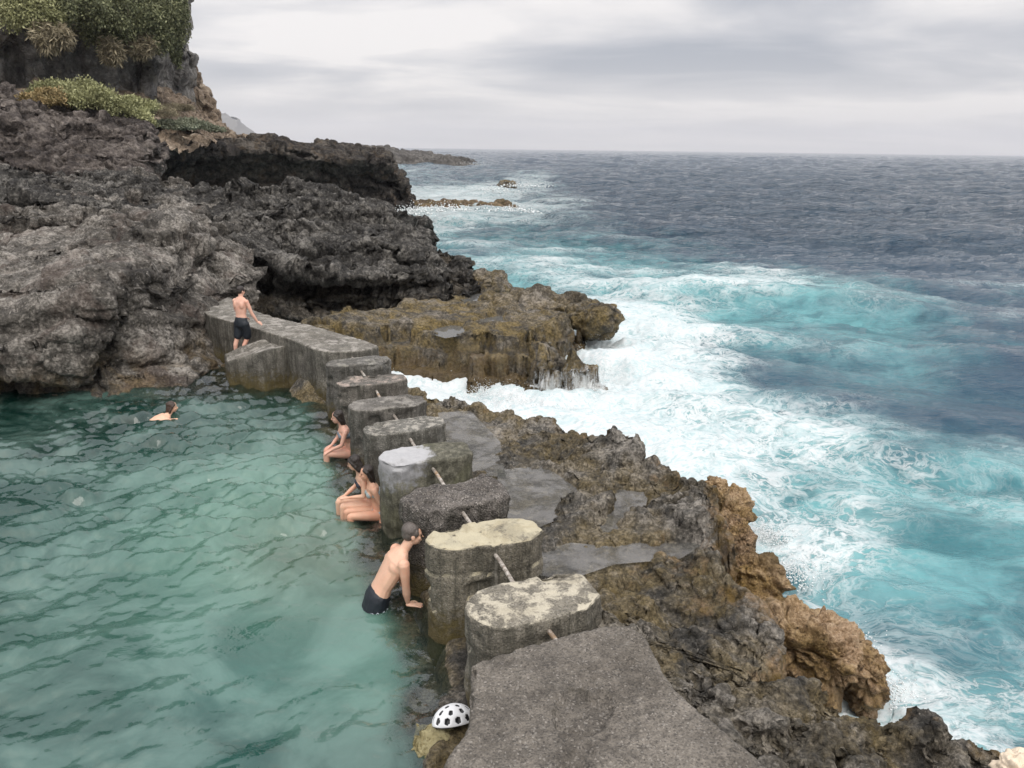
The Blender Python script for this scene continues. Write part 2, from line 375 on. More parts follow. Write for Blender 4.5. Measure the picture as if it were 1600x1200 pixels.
oc1 = ocean(61., 512, 3.4, math.radians(-115), .11, 3); oc2 = ocean(283., 512, 6.0, math.radians(-100), .26, 5); oc3 = ocean(17.3, 512, 1.5, math.radians(-95), .022, 9)
w1 = 1 - sstep(Y, 120, 420) * .6; w3 = 1 - sstep(Y, 35, 70); w2 = sstep(Y, 20, 70) * (1 + sstep(Y, 60, 200) * .6)
sh = 0.5 + .5 * sstep(Y, 9, 25)
dsp = osample(oc1, X, Y, 1.1) * (w1 * sh)[:, None] + osample(oc2, X, Y, 1.0) * w2[:, None] + osample(oc3, X, Y, 1.2) * (w3 * sh)[:, None]
pl = pl + dsp
# one swell stands up and breaks off the shelf
sw0, sw1 = P(985, 478, SEA), P(1560, 488, SEA); dv = (sw1 - sw0)[:2]; Ls = np.hypot(*dv); dv /= Ls; nv_ = np.array([dv[1], -dv[0]])
a = (X - sw0[0]) * dv[0] + (Y - sw0[1]) * dv[1]; b = (X - sw0[0]) * nv_[0] + (Y - sw0[1]) * nv_[1] + 1.2 * np.sin(a * .35)
env = sstep(a, -3, 3) * (1 - sstep(a, Ls * .45, Ls * 1.1))
pl[:, 2] += env * .75 * np.where(b < 0, np.exp(-(b / 3.2) ** 2), np.exp(-(b / 1.3) ** 2))
for (qx, qy, w, hgt, tilt) in ((1330, 640, 1.6, .30, .5), (1150, 590, 1.3, .25, .35), (1440, 720, 1.2, .25, .6), (1500, 560, 2.0, .3, .2), (1200, 680, 1.2, .2, .5), (985, 590, .8, .45, .9), (1060, 560, 1.1, .35, .5), (1040, 640, .8, .3, .4), (1120, 700, .8, .25, .5), (1300, 780, .7, .2, .6), (1420, 930, .5, .16, .6)):
    c0 = P(qx, qy, SEA); ca, sa = math.cos(-tilt), math.sin(-tilt); a = (X - c0[0]) * ca + (Y - c0[1]) * sa; b = -(X - c0[0]) * sa + (Y - c0[1]) * ca
    pl[:, 2] += hgt * np.exp(-(a / (w * 3)) ** 2 - (b / w) ** 2 * 1.4)
# turbulence of broken water
pw = np.stack([X, Y, X * 0], 1)
pl[:, 2] += foam * (1 - sstep(Y, 40, 80)) * (.22 * fbm(pw, .8, 5, 60) + .07 * (1 - np.abs(fbm(pw, 2.2, 3, 70)) * 3))
dwave = (dsp[:, 2]) 
foam = np.clip(foam + (1 - sstep(Y, 60, 120)) * np.clip(dwave * 1.0, -.12, .15) * (foam > .02), 0, 1)
fc = gridfaces(len(dd), NA)
fx, fy = X[fc[:, 0]], Y[fc[:, 0]]
inpool = (fx < -0.42 * (fy - 5.0)) & (fy < 15.3) | (fy > 15.3) & (fx < -5) & (fy < 22)
fc = fc[~inpool]
def sea_mat():
    a = M('sea_water')
    fo = a.attr('foam'); tq = a.attr('turq')
    n0 = a.noise(.5, 3, .5, .4); 
    # swirled foam lace: thin lines where warped noise crosses its middle value
    wv = a.n('ShaderNodeTexNoise', inp={'Scale': .45, 'Detail': 4.0}); a.l(a.pos, wv.inputs['Vector'])
    ws = a.n('ShaderNodeVectorMath', operation='SCALE', inp={'Scale': 2.2}); a.l(wv.outputs['Color'], ws.inputs[0])
    wa = a.n('ShaderNodeVectorMath', operation='ADD'); a.l(a.pos, wa.inputs[0]); a.l(ws.outputs[0], wa.inputs[1]); wp = wa.outputs[0]
    mpn = a.n('ShaderNodeMapping'); mpn.inputs['Scale'].default_value = (.8, 1.15, 1); mpn.inputs['Rotation'].default_value = (0, 0, .35); a.l(wp, mpn.inputs[0]); wp = mpn.outputs[0]
    def lace(scale):
        n = a.noise(scale, 5, .62, .5, vec=wp)
        return a.mth('MULTIPLY', a.mth('ABSOLUTE', a.mth('SUBTRACT', n, .5)), 2.)   # 0 on the lines
    l1, l2, l3 = lace(.95), lace(2.6), lace(6.5)
    v1 = a.vor(1.9, 'DISTANCE_TO_EDGE', vec=wp).outputs['Distance']
    line = a.mth('MINIMUM', a.mth('MINIMUM', l1, a.mth('MULTIPLY', l2, 1.1)), a.mth('ADD', a.mth('MULTIPLY', v1, 1.6), a.mth('MULTIPLY', l3, .35)))
    cover = a.noise(1.4, 5, .65, .6, vec=wp)
    fo2 = a.mth('ADD', fo, a.mth('MULTIPLY', a.mth('SUBTRACT', a.noise(.33, 4, .6, .5, vec=wp), .5), a.mr(fo, .03, .3, 0, .9)), clamp=True)
    thr = a.mth('MULTIPLY', a.mth('POWER', fo2, 1.6), .20)
    lf = a.mr(a.mth('SUBTRACT', line, thr), -.05, .10, 1, 0)
    lf = a.mth('MULTIPLY', lf, a.mr(fo2, .03, .5, 0, .8))
    patch = a.mr(a.mth('ADD', a.mth('MULTIPLY', fo2, 1.25), a.mth('MULTIPLY', a.mth('SUBTRACT', cover, .5), 2.1)), .66, 1.20, 0, 1)
    fm = a.mth('MAXIMUM', lf, patch)
    # scattered flecks of foam on wave crests further out
    sp = a.n('ShaderNodeSeparateXYZ'); a.l(a.pos, sp.inputs[0])
    deep = a.mix(n0, (.005, .028, .060), (.010, .048, .082))
    tur = a.mix(a.mr(a.noise(.6, 5, .6, .8, vec=wp), .35, .65), (.025, .12, .14), (.11, .30, .315))
    tt = a.mth('ADD', tq, a.mth('MULTIPLY', a.mth('SUBTRACT', a.noise(.4, 5, .6, .5), .5), .9))
    c = a.mix(a.mr(tt, .25, 1.05, 0, 1), deep, tur)
    c = a.mix(a.mr(a.mth('ADD', fo2, a.mth('MULTIPLY', a.mth('SUBTRACT', a.noise(1.1, 5, .6, .7, vec=wp), .5), .9)), .12, .95, 0, .85), c, (.29, .46, .465))
    c = a.mix(fm, c, a.mix(a.mr(a.mth('ADD', l3, cover), .45, .85), (.60, .61, .61), (.40, .49, .50)))
    hb0 = a.noise(.42, 6, .66, .3, sz=(.42, 1.35, 1))
    hb = a.mth('ADD', a.noise(2.4, 6, .68, .3, sz=(.6, 1.4, 1)), a.mth('MULTIPLY', a.noise(.7, 4, .6, .3, sz=(.45, 1.5, 1)), 1.6))
    wf_ = a.mth('SUBTRACT', 1., a.mth('MULTIPLY', fo2, .85)); fr_ = a.mr(sp.outputs[1], 18, 75, .10, 1.); wf_ = a.mth('MULTIPLY', wf_, a.mr(sp.outputs[1], 12, 60, .35, 1.)); b0 = a.n('ShaderNodeBump', inp={'Distance': 2.0}); a.l(hb0, b0.inputs['Height']); a.l(fr_, b0.inputs['Strength']); nb = b0.outputs[0]
    bn = a.n('ShaderNodeBump', inp={'Distance': .30}); a.l(hb, bn.inputs['Height']); a.l(wf_, bn.inputs['Strength']); a.l(nb, bn.inputs['Normal']); nb = bn.outputs[0]
    nb = a.bump(fm, .5, .06, nb)
    rg = a.mr(fm, 0, .5, .07, .8)
    return a.done(a.prin(c, rg, nb, spec=.5, ior=1.33))
tag(mesh_obj('sea', pl, fc, sea_mat(), attrs={'foam': foam, 'turq': turq}), 'rough turquoise and slate sea with swirling white foam along the rocks', kind='structure')

# ---- bathing pool: surface
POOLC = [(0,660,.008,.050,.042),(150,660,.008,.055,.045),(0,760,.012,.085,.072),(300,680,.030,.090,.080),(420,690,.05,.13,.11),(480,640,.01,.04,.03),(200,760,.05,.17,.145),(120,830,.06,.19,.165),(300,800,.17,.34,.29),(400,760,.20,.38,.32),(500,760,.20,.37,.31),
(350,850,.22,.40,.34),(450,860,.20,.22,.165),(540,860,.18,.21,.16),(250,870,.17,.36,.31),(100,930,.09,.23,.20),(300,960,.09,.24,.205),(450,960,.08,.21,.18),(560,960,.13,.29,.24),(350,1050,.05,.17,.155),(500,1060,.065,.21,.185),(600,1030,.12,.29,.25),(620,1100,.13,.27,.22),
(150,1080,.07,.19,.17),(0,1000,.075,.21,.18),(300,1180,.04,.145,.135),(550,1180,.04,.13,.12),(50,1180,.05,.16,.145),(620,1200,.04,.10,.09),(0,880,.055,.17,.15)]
EDGE = [P(*p, 0.) for p in ((700, 1290), (655, 1170), (652, 1090), (636, 1010), (612, 945), (590, 900), (572, 840), (548, 795), (530, 745), (520, 710), (512, 668), (500, 625), (470, 612), (410, 612))]
EX = np.array([e[0] for e in EDGE[:12]]); EY = np.array([e[1] for e in EDGE[:12]])
def edge_x(y): return np.interp(y, EY, EX)
ys = [2.6]
while ys[-1] < 17.6: ys.append(ys[-1] + .0042 * ys[-1])
ys = np.array(ys); NX = 620
us = np.linspace(0, 1, NX)
Yg, Ug = np.meshgrid(ys, us, indexing='ij')
xl = -.80 * Yg - 1.5; xr = np.interp(Yg, [2, 5.0, 6, 15.4, 17.6], [.2, -.05, .1, -3.4, -3.9])
Xp = (xl + (xr - xl) * Ug).ravel(); Yp = Yg.ravel(); pp = np.stack([Xp, Yp, Xp * 0], 1)
po1 = ocean(7.7, 512, 1.15, math.radians(112), .024, 21, 1.6, .016); po0 = ocean(23., 512, 2.2, math.radians(80), .020, 27, 1.5, .2); po2 = ocean(4.3, 512, .8, math.radians(115), .0055, 22, 2, .012)
amp = .62 + .75 * fbm(pp, .55, 3, 33) + .15 * sstep(Yp, 6, 9) + .45 * sstep(Yp, 7, 12); amp *= 1 - .75 * sstep(-Xp - Yp * .62, -1.5, 1.) * sstep(Yp, 11.5, 13)   # calm green water under the far rock
pd = osample(po1, Xp, Yp, .55) * amp[:, None] + osample(po2, Xp, Yp, .5) * (amp * (.35 + 1.2 * sstep(Yp, 6, 11)))[:, None]
pd = pd + osample(po0, Xp, Yp, .3); pp = pp + pd
ppx, ppy = project(np.stack([Xp, Yp, Xp * 0], 1))
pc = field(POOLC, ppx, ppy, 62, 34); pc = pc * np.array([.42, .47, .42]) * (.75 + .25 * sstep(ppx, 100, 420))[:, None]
ex = edge_x(Yp); clear = 1 - sstep(ex - Xp + .30 * fbm(pp, 1.5, 5, 40, .6), -.10, .36)
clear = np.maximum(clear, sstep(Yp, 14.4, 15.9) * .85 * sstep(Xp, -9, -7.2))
def pool_mat():
    a = M('pool_water')
    c = a.attr('col', True); cl = a.attr('clear')
    n = a.noise(1.1, 4, .6, .9); n2 = a.noise(3.2, 4, .6, 1.4, sz=(1.3, .8, 1))
    c = a.mix(a.mr(n, .35, .65, .0, .5), c, a.mix(1., c, (.45, .62, .60), 'MULTIPLY')); c = a.mix(a.mr(a.noise(.55, 5, .6, 1.2), .40, .64, 0, .38), c, a.mix(.5, c, (.30, .46, .40)))

    dif = a.n('ShaderNodeBsdfDiffuse'); a.l(c, dif.inputs[0])
    tr = a.n('ShaderNodeBsdfTransparent', inp={0: (.93, .97, .94, 1)})
    m1 = a.n('ShaderNodeMixShader'); a.l(a.mth('MULTIPLY', cl, .93), m1.inputs[0]); a.l(dif.outputs[0], m1.inputs[1]); a.l(tr.outputs[0], m1.inputs[2])
    nb = a.bump(a.noise(3.2, 4, .6, .5), .6, .035)
    gl = a.n('ShaderNodeBsdfGlossy', inp={'Roughness': .03}); a.l(nb, gl.inputs['Normal'])
    fr = a.n('ShaderNodeFresnel', inp={'IOR': 1.66}); a.l(nb, fr.inputs['Normal'])
    m2 = a.n('ShaderNodeMixShader'); a.l(fr.outputs[0], m2.inputs[0]); a.l(m1.outputs[0], m2.inputs[1]); a.l(gl.outputs[0], m2.inputs[2])
    return a.done(m2.outputs[0])
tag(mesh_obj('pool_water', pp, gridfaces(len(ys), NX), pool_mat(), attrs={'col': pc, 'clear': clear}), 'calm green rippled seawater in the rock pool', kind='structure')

# ------------------------------------------------------------------ rock materials
m_grey = rock_mat('grey_lava', (.030, .027, .023), (.112, .102, .088), (.38, .35, .31), .8, tint=(.16, .11, .045), tint_amt=.7, tint_z=(.2, 1.0), fine=16, bumpd=.04, tint2=(.13, .085, .068), t2amt=.3)
m_ridge = rock_mat('dark_lava', (.018, .017, .016), (.066, .062, .056), (.25, .235, .21), 1.1, tint=(.12, .08, .03), tint_amt=.3, tint_z=(.2, .9), fine=10, bumpd=.07)
m_head = rock_mat('headland_rock', (.016, .014, .013), (.050, .043, .037), (.16, .14, .115), .35, fine=2.6, bumpd=.25, tint2=(.15, .10, .055), t2amt=.35)
m_purple = rock_mat('purple_brown_lava', (.022, .018, .017), (.082, .068, .060), (.23, .20, .175), .5, fine=5., bumpd=.12)
m_shelf = rock_mat('shelf_lava', (.021, .020, .017), (.088, .081, .070), (.30, .275, .24), 1.5, tint=(.19, .135, .042), tint_amt=.52, tint_z=(.45, 1.15), fine=24, bumpd=.022, wet=-.35, edgec=(.30, .20, .11))
m_weed = rock_mat('weedy_lava', (.021, .019, .015), (.084, .074, .058), (.27, .24, .20), 1.3, tint=(.22, .155, .045), tint_amt=.60, tint_z=(.2, 1.0), fine=15, bumpd=.03, wet=-.1, edgec=(.15, .10, .045))
m_tan = rock_mat('tan_boulder', (.07, .045, .025), (.28, .185, .105), (.50, .37, .25), 1.8, tint=(.22, .14, .02), tint_amt=.55, tint_z=(-.2, .7), fine=28, bumpd=.02, bright=.53, wet=-.6, tint2=(.10, .07, .03), t2amt=.85, pits=.9)
m_cliff = rock_mat('cliff_rock', (.07, .066, .062), (.19, .18, .168), (.40, .38, .35), .18, fine=1.2, bumpd=.3, tint2=(.17, .15, .10), t2amt=.4)
m_brown = rock_mat('brown_crag', (.09, .068, .048), (.26, .20, .145), (.42, .35, .27), .2, fine=.9, bumpd=.35)
m_far = rock_mat('far_shore_rock', (.03, .027, .024), (.068, .062, .055), (.15, .14, .125), .12, fine=.5, bumpd=.5)

# ------------------------------------------------------------------ cliffs and headlands (sheets of rock drawn through measured profiles)
def rows(cols, tab):      # tab: one list of (py, d) per column, bottom to top  -> rows x cols world points
    return [[P(c, *([t[r][0]]), d=t[r][1]) for c, t in zip(cols, tab)] for r in range(len(tab[0]))]
def struct(o, label): return tag(o, label, kind='structure')
# rock mass by the pool
cols = [-330, -120, 0, 90, 180, 250, 300, 345, 390]
tab = [[(700, 13.6), (640, 14.2), (600, 14.5), (560, 13.9), (500, 14.1), (445, 15.4), (420, 17.), (385, 20), (334, 25.5)],
       [(690, 13.9), (645, 14.6), (605, 15.1), (585, 14.4), (500, 14.5), (440, 15.8), (418, 17.5), (380, 20.5), (334, 25.5)],
       [(680, 14.1), (645, 14.7), (615, 15.4), (590, 14.7), (510, 14.9), (445, 15.8), (412, 17.6), (378, 20.5), (334, 25.5)],
       [(675, 14.1), (640, 14.9), (618, 15.5), (585, 15.1), (505, 15.1), (440, 15.9), (408, 17.6), (375, 20.5), (332, 25.5)],
       [(670, 14.2), (638, 14.9), (612, 15.5), (575, 15.7), (500, 15.9), (450, 16.3), (410, 17.8), (372, 20.5), (330, 25.5)],
       [(670, 14.0), (635, 15.1), (605, 15.9), (565, 16.8), (510, 17.3), (455, 17.8), (425, 18.9), (385, 21.), (334, 25.5)],
       [(665, 14.0), (630, 15.3), (598, 16.3), (560, 17.4), (515, 18.2), (475, 18.9), (440, 20.1), (400, 21.8), (350, 24.5)],
       [(655, 14.1), (622, 15.5), (592, 16.6), (565, 17.6), (530, 18.6), (490, 19.8), (455, 21.0), (420, 22.5), (360, 25)],
       [(650, 14.2), (618, 15.7), (590, 16.7), (568, 17.6), (545, 18.6), (505, 20.0), (470, 21.4), (440, 22.8), (380, 25)]]
o, G = loft('pool_side_rock', rows(cols, tab), 330, 620, [rough(.35, .5, 1, 3), strata(1.0, .22, 2), facets(.45, .36, 4, 1.5), rough(1.4, .18, 9, 4), facets(1.7, .08, 14, 1.6), lumps(4.5, .02, 15), rough(9, .03, 19, 3)], m_grey)
struct(o, 'massive weathered grey lava rock rising from the far corner of the pool')
# stepped boulders above it (second ledge, left)
cols = [-330, -100, 0, 80, 160, 240, 300, 350, 395]
tab = [[(400, 22.3), (350, 23), (335, 23.4), (318, 24.6), (300, 27), (285, 31), (268, 38)]] * 3 + \
      [[(395, 22.3), (350, 23), (338, 23.4), (322, 24.6), (305, 27), (290, 31), (275, 38)],
       [(400, 22), (350, 22.6), (340, 23), (328, 24.4), (318, 27), (300, 31), (285, 38)],
       [(430, 19.5), (385, 20.5), (350, 21.5), (335, 23.5), (325, 27), (312, 31), (296, 38)],
       [(465, 19.5), (420, 20.5), (370, 21.5), (358, 23), (340, 26), (320, 31), (300, 38)],
       [(480, 20.), (440, 21.), (400, 22.), (385, 23), (360, 26), (325, 31), (305, 38)],
       [(490, 21.), (460, 22.), (435, 23.), (420, 24), (380, 27), (340, 31), (310, 38)]]
o, G = loft('upper_ledge_rock', rows(cols, tab), 260, 520, [rough(.3, .6, 31, 3), strata(1.1, .5, 5), facets(.5, .5, 34, 2.0), facets(1.5, .2, 36, 2.), lumps(3.6, .09, 37), rough(7, .05, 39, 3)], m_grey)
struct(o, 'tumbled pale grey lava ledge above the pool side rock')
# long ridge running out to the sea
cols = [-330, 0, 160, 300, 400, 470, 540, 600, 650, 690, 715, 733]
def ridge_col(base, under, lip, top, back, d):
    return [(base + 60, d - .3), (base, d), (under, d + .9), ((under + lip) / 2, d + .5), (lip, d - .3), ((lip + top) / 2 + 4, d + 2.2), (top, d + 5.5), (back, d + 9), (back + 30, d + 10)]
tab = [ridge_col(350, 335, 320, 278, 276, 27), ridge_col(350, 335, 318, 277, 275, 27), ridge_col(355, 345, 325, 288, 286, 27), ridge_col(420, 395, 350, 300, 299, 26), ridge_col(475, 450, 395, 310, 309, 25),
       ridge_col(500, 475, 415, 316, 315, 24.5), ridge_col(505, 480, 430, 321, 320, 24.5), ridge_col(505, 485, 430, 330, 329, 24.8), ridge_col(505, 485, 430, 356, 358, 25.2), ridge_col(505, 490, 445, 388, 396, 25.6),
       ridge_col(505, 492, 460, 412, 425, 25.9), [(540, 26), (500, 26.4), (492, 27), (480, 27.2), (465, 27), (450, 28), (438, 29), (450, 30.5), (500, 31)]]
G = rows(cols, tab)
for r in range(len(G)): G[r].append(G[r][-1] * np.array([1, 1, 0]) + np.array([.9, 1.0, -1.5]))
o, G = loft('lava_ridge', G, 340, 800, [rough(.22, .8, 51, 3), strata(.9, .6, 8), facets(.42, .5, 54, 2.2), facets(1.2, .24, 57, 1.9), lumps(2.8, .07, 59), facets(4.2, .07, 61), rough(9, .05, 63, 3)], m_ridge)
struct(o, 'long dark lava ridge of rubbly layers ending in the sea')
# flat topped headland
cols = [-330, 0, 120, 230, 300, 370, 440, 510, 570, 605, 622, 634]
def hcol(base, top, d, back=0): return [(base + 25, d - 1), (base, d), (base - (base - top) * .3, d + 1.8), (base - (base - top) * .55, d + .9), (base - (base - top) * .86, d - .6), (top, d + 1.5), (top - back, d + 16), (top - back + 2, d + 30)]
tab = [hcol(300, 192, 47, 8)] + [hcol(300, 190, 47, 8), hcol(305, 192, 50, 6), hcol(310, 211, 54, 3), hcol(312, 219, 58, 2), hcol(316, 226, 61, 4), hcol(318, 232, 63, 3), hcol(320, 239, 65, 3), hcol(324, 243, 67, 4), hcol(326, 248, 69, 3), hcol(326, 268, 71, 3), hcol(326, 306, 73, 0)]
G = rows(cols, tab)
for r in range(len(G)): G[r].append(G[r][-1] * np.array([1, 1, 0]) + np.array([.9, 3.0, -2.5]))
o, G = loft('headland', G, 240, 620, [rough(.08, .9, 71, 3), strata(.6, 1.0, 3), facets(.2, .45, 74, 2.2), facets(.7, .32, 77, 2.), rough(1.6, .3, 79, 4), lumps(2.2, .15, 78)], m_head)
struct(o, 'dark flat topped lava headland with a shaded overhang')
# purple brown rock before the headland
cols = [-330, 0, 80, 150, 205, 235, 246]
tab = [[(300, 36), (275, 37), (240, 38), (195, 40), (165, 43), (155, 48)], [(300, 36), (275, 37), (240, 38), (195, 40), (168, 43), (158, 48)], [(300, 36.5), (278, 37.5), (240, 38.5), (200, 40), (182, 43), (178, 48)],
       [(305, 37), (282, 38), (245, 39), (212, 41), (198, 44), (194, 49)], [(305, 37.5), (285, 38.5), (250, 39.5), (222, 41), (212, 44), (207, 49)], [(305, 38), (288, 39.5), (255, 40.5), (235, 42), (224, 45), (217, 50)], [(305, 41), (295, 43), (270, 45), (245, 46), (235, 48), (228, 52)]]
o, G = loft('brown_rock_step', rows(cols, tab), 170, 330, [rough(.15, 1.0, 81, 3), strata(.9, .7, 4), facets(.45, .5, 84, 2.), facets(1.4, .22, 86, 1.8), rough(4, .12, 88, 3)], m_purple)
struct(o, 'purple brown layered rock step below the green shrubs')
# rubble slope under the cliff
cols = [-330, 0, 100, 200, 280, 340, 372]
tab = [[(200, 46), (165, 50), (140, 54), (120, 60)], [(200, 46), (170, 50), (145, 54), (125, 60)], [(210, 47), (180, 51), (150, 55), (125, 61)], [(222, 49), (195, 54), (160, 58), (135, 63)], [(225, 54), (206, 60), (175, 64), (140, 68)], [(230, 60), (216, 66), (202, 70), (196, 76)], [(235, 64), (228, 70), (224, 76), (226, 80)]]
o, G = loft('scree_slope', rows(cols, tab), 120, 260, [rough(.12, .6, 91, 3), facets(.4, .5, 94), facets(1.1, .3, 96)], m_brown)
struct(o, 'brown scree slope between the cliff and the headland')
# high cliff
cols = [-700, -330, 0, 100, 175, 220, 240, 250]
def ccol(b, d, lean=0): return [(b + 30, d), (b, d + .5), (b - 45, d + 1.5), (b - 90, d - .5), (b - 150, d - 1.5), (b - 230, d + 1), (b - 420, d + 5), (b - 520, d + 22)]
tab = [ccol(150, 52), ccol(150, 52), ccol(150, 53), ccol(142, 55), ccol(150, 58), ccol(160, 60), ccol(168, 61), ccol(172, 63)]
G = rows(cols, tab)
for r in range(len(G)): G[r].append(G[r][-1] * np.array([1, 1, 1]) + np.array([-3.0, 14., 0]))
o, G = loft('high_cliff', G, 330, 520, [rough(.05, 1.6, 101, 3), strata(.16, .9, 6), facets(.2, 1.3, 104, .3), rough(.5, .8, 106, 4, .4), facets(.7, .5, 108, .45)], m_cliff)
struct(o, 'tall grey volcanic cliff overgrown near its top')
# brown crag
cols = [255, 273, 286, 300, 313, 326, 338, 350]
tp = [88, 90, 95, 108, 136, 165, 190, 208]
tab = [[(235, 74), (200, 75), (t + (205 - t) * .5, 75.5), (t + 4, 77), (t, 80), (t + 8, 88)] for t in tp]
G = rows(cols, tab)
for r in range(len(G)): G[r].append(G[r][-1] + np.array([1.2, 12., -3]))
o, G = loft('brown_crag', G, 170, 170, [rough(.12, .7, 111, 3), facets(.3, .8, 114, .8), rough(.9, .4, 116, 4), facets(.9, .4, 117)], m_brown)
struct(o, 'brown rocky crag beyond the end of the high cliff')
# distant mountains
def mountain():
    xs = np.linspace(300, 440, 90); tops = np.interp(xs, [300, 335, 345, 352, 362, 372, 378, 388, 400, 412, 440], [168, 172, 178, 176, 184, 183, 192, 201, 211, 222, 230])
    tops = tops + 2.0 * fbm(np.stack([xs * .12, xs * 0, xs * 0], 1), 1.5, 4, 5)
    V = []; nr = 22
    for r in range(nr):
        f = r / (nr - 1)
        for x, t in zip(xs, tops):
            V.append(P(x, 236 + (t - 236) * sstep(np.array(f), 0, 1), d=2500 + 700 * f))
    for x, t in zip(xs, tops): V.append(P(x, 236, d=4000))
    V = np.array(V); V = V + 14 * np.stack([V[:, 0] * 0, fbm(V, .012, 4, 8) * 6, V[:, 0] * 0], 1)
    return mesh_obj('mountains', V, gridfaces(nr + 1, len(xs), True), plain('mountain_rock', (.13, .125, .115), .95, .004, .4))
struct(mountain(), 'distant grey blue mountain fading in haze')
#@@PART3
# ------------------------------------------------------------------ shelf: height field in plan with a craggy broken edge
def rbf(tops, X, Y):
    C = np.array([np.append(P(t[0], t[1], t[2])[:2], t[2:]) for t in tops]); o = 0; w_ = 0
    for c in C:
        s = .10 * c[1] * .55; w = np.exp(-((X - c[0]) ** 2 + (Y - c[1]) ** 2) / (2 * s * s)) + 1e-7 / (1 + (X - c[0]) ** 2 + (Y - c[1]) ** 2)
        o = o + w[:, None] * c[2:]; w_ = w_ + w
    return o / w_[:, None]
def sdist(poly, X, Y):
    d = np.full(len(X), 1e9); ins = np.zeros(len(X), bool); n = len(poly)
    for i in range(n):
        a, b = poly[i], poly[(i + 1) % n]; e = b - a; t = np.clip(((X - a[0]) * e[0] + (Y - a[1]) * e[1]) / (e @ e), 0, 1)
        d = np.minimum(d, np.hypot(X - a[0] - t * e[0], Y - a[1] - t * e[1]))
        ins ^= ((a[1] > Y) != (b[1] > Y)) & (X < (b[0] - a[0]) * (Y - a[1]) / (b[1] - a[1] + 1e-12) + a[0])
    return np.where(ins, d, -d)
def shelf(name, outline, tops, mat, yr, xr, k=.0036, edge=.35, bot=-1.5, steps=(), hfun=None, nscale=1., ejag=.30, relief=.0, edgef=None, step=False):
    poly = np.array([P(*q)[:2] for q in outline])
    ys = [yr[0]]
    while ys[-1] < yr[1]: ys.append(ys[-1] + k * ys[-1])
    ys = np.array(ys); nx = int((xr(yr[0])[1] - xr(yr[0])[0]) / (k * yr[0])) if callable(xr) else int((xr[1] - xr[0]) / (k * yr[0]) * .8)
    nx = min(nx, 900); U = np.linspace(0, 1, nx)
    Yg = np.repeat(ys[:, None], nx, 1)
    lo = np.array([(xr(y) if callable(xr) else xr)[0] for y in ys])[:, None]; hi = np.array([(xr(y) if callable(xr) else xr)[1] for y in ys])[:, None]
    Xg = lo + (hi - lo) * U[None]
    X, Y = Xg.ravel(), Yg.ravel(); p0 = np.stack([X, Y, X * 0], 1)
    f1, f2, c = worley(p0 * 1.25 / nscale + .3 * np.stack([vn(p0 * 2, 1), vn(p0 * 2, 2), X * 0], 1), 7)
    g1, g2, c2 = worley(p0 * 3.4 / nscale, 17)
    sd = sdist(poly, X, Y) + ejag * (c - .5) * 1.1 * sstep(f2 - f1, 0, .3) + ejag * .9 * fbm(p0, 1.2 / nscale, 3, 3)
    hr = rbf(tops, X, Y) if hfun is None else hfun(X, Y)
    h, ru = hr[:, 0], hr[:, 1]
    # jagged relief where the rock is rough
    h = h + ru * nscale * (.32 * (c - .5) * sstep(f2 - f1, .0, .3) + .12 * (.5 - f1) + .16 * (c2 - .5) * sstep(g2 - g1, 0, .2) + .05 * (.5 - g1) + .17 * fbm(p0, 1.1 / nscale, 3, 12) + relief * fbm(p0, .5, 2, 13))
    t = np.clip(sd / edge, -1, 1); tt = np.where(t > 0, 1 - (1 - np.clip(t, 0, 1)) ** 2.6, 0)
    if step:
        tq_ = np.clip(t + .22 * (c - .5) * sstep(f2 - f1, 0, .2) + .12 * fbm(p0, 1.4, 3, 55), 0, 1); tt = (t > 0) * (.20 * sstep(tq_, 0, .06) + .28 * sstep(tq_, .14, .22) + .27 * sstep(tq_, .40, .50) + .25 * sstep(tq_, .72, .86))
    z = bot + (h - bot) * (tt * .96 + .04 * (t > 0))
    z = np.where(t <= 0, bot, z)
    G = np.stack([X, Y, z], 1).reshape(len(ys), nx, 3)
    ruf = (.06 + .94 * np.clip(ru, 0, 1.3))
    for st in steps:
        n = gnormals(G).reshape(-1, 3); n = np.where(n[:, 2:3] < 0, -n, n)
        G = G + ((st(G.reshape(-1, 3)) * ruf)[:, None] * n).reshape(G.shape)
    fc = gridfaces(len(ys), nx); keep = (sd[fc] > -.12 * nscale).any(1)
    used = np.unique(fc[keep]); rm = np.full(len(X), -1); rm[used] = np.arange(len(used))
    o = mesh_obj(name, G.reshape(-1, 3)[used], rm[fc[keep]], mat, attrs={'edge': (edgef(X, Y, sd) if edgef else 1 - sstep(sd, .2, 1.5))[used]})
    return o, (poly, X, Y, G)
UA = np.array([-.364, .931]); NA_ = np.array([.931, .364]); UA = UA / np.hypot(*UA); NA_ = NA_ / np.hypot(*NA_)
def W(s, a, z=0.): q = UA * s + NA_ * a; return np.array([q[0], q[1], z])

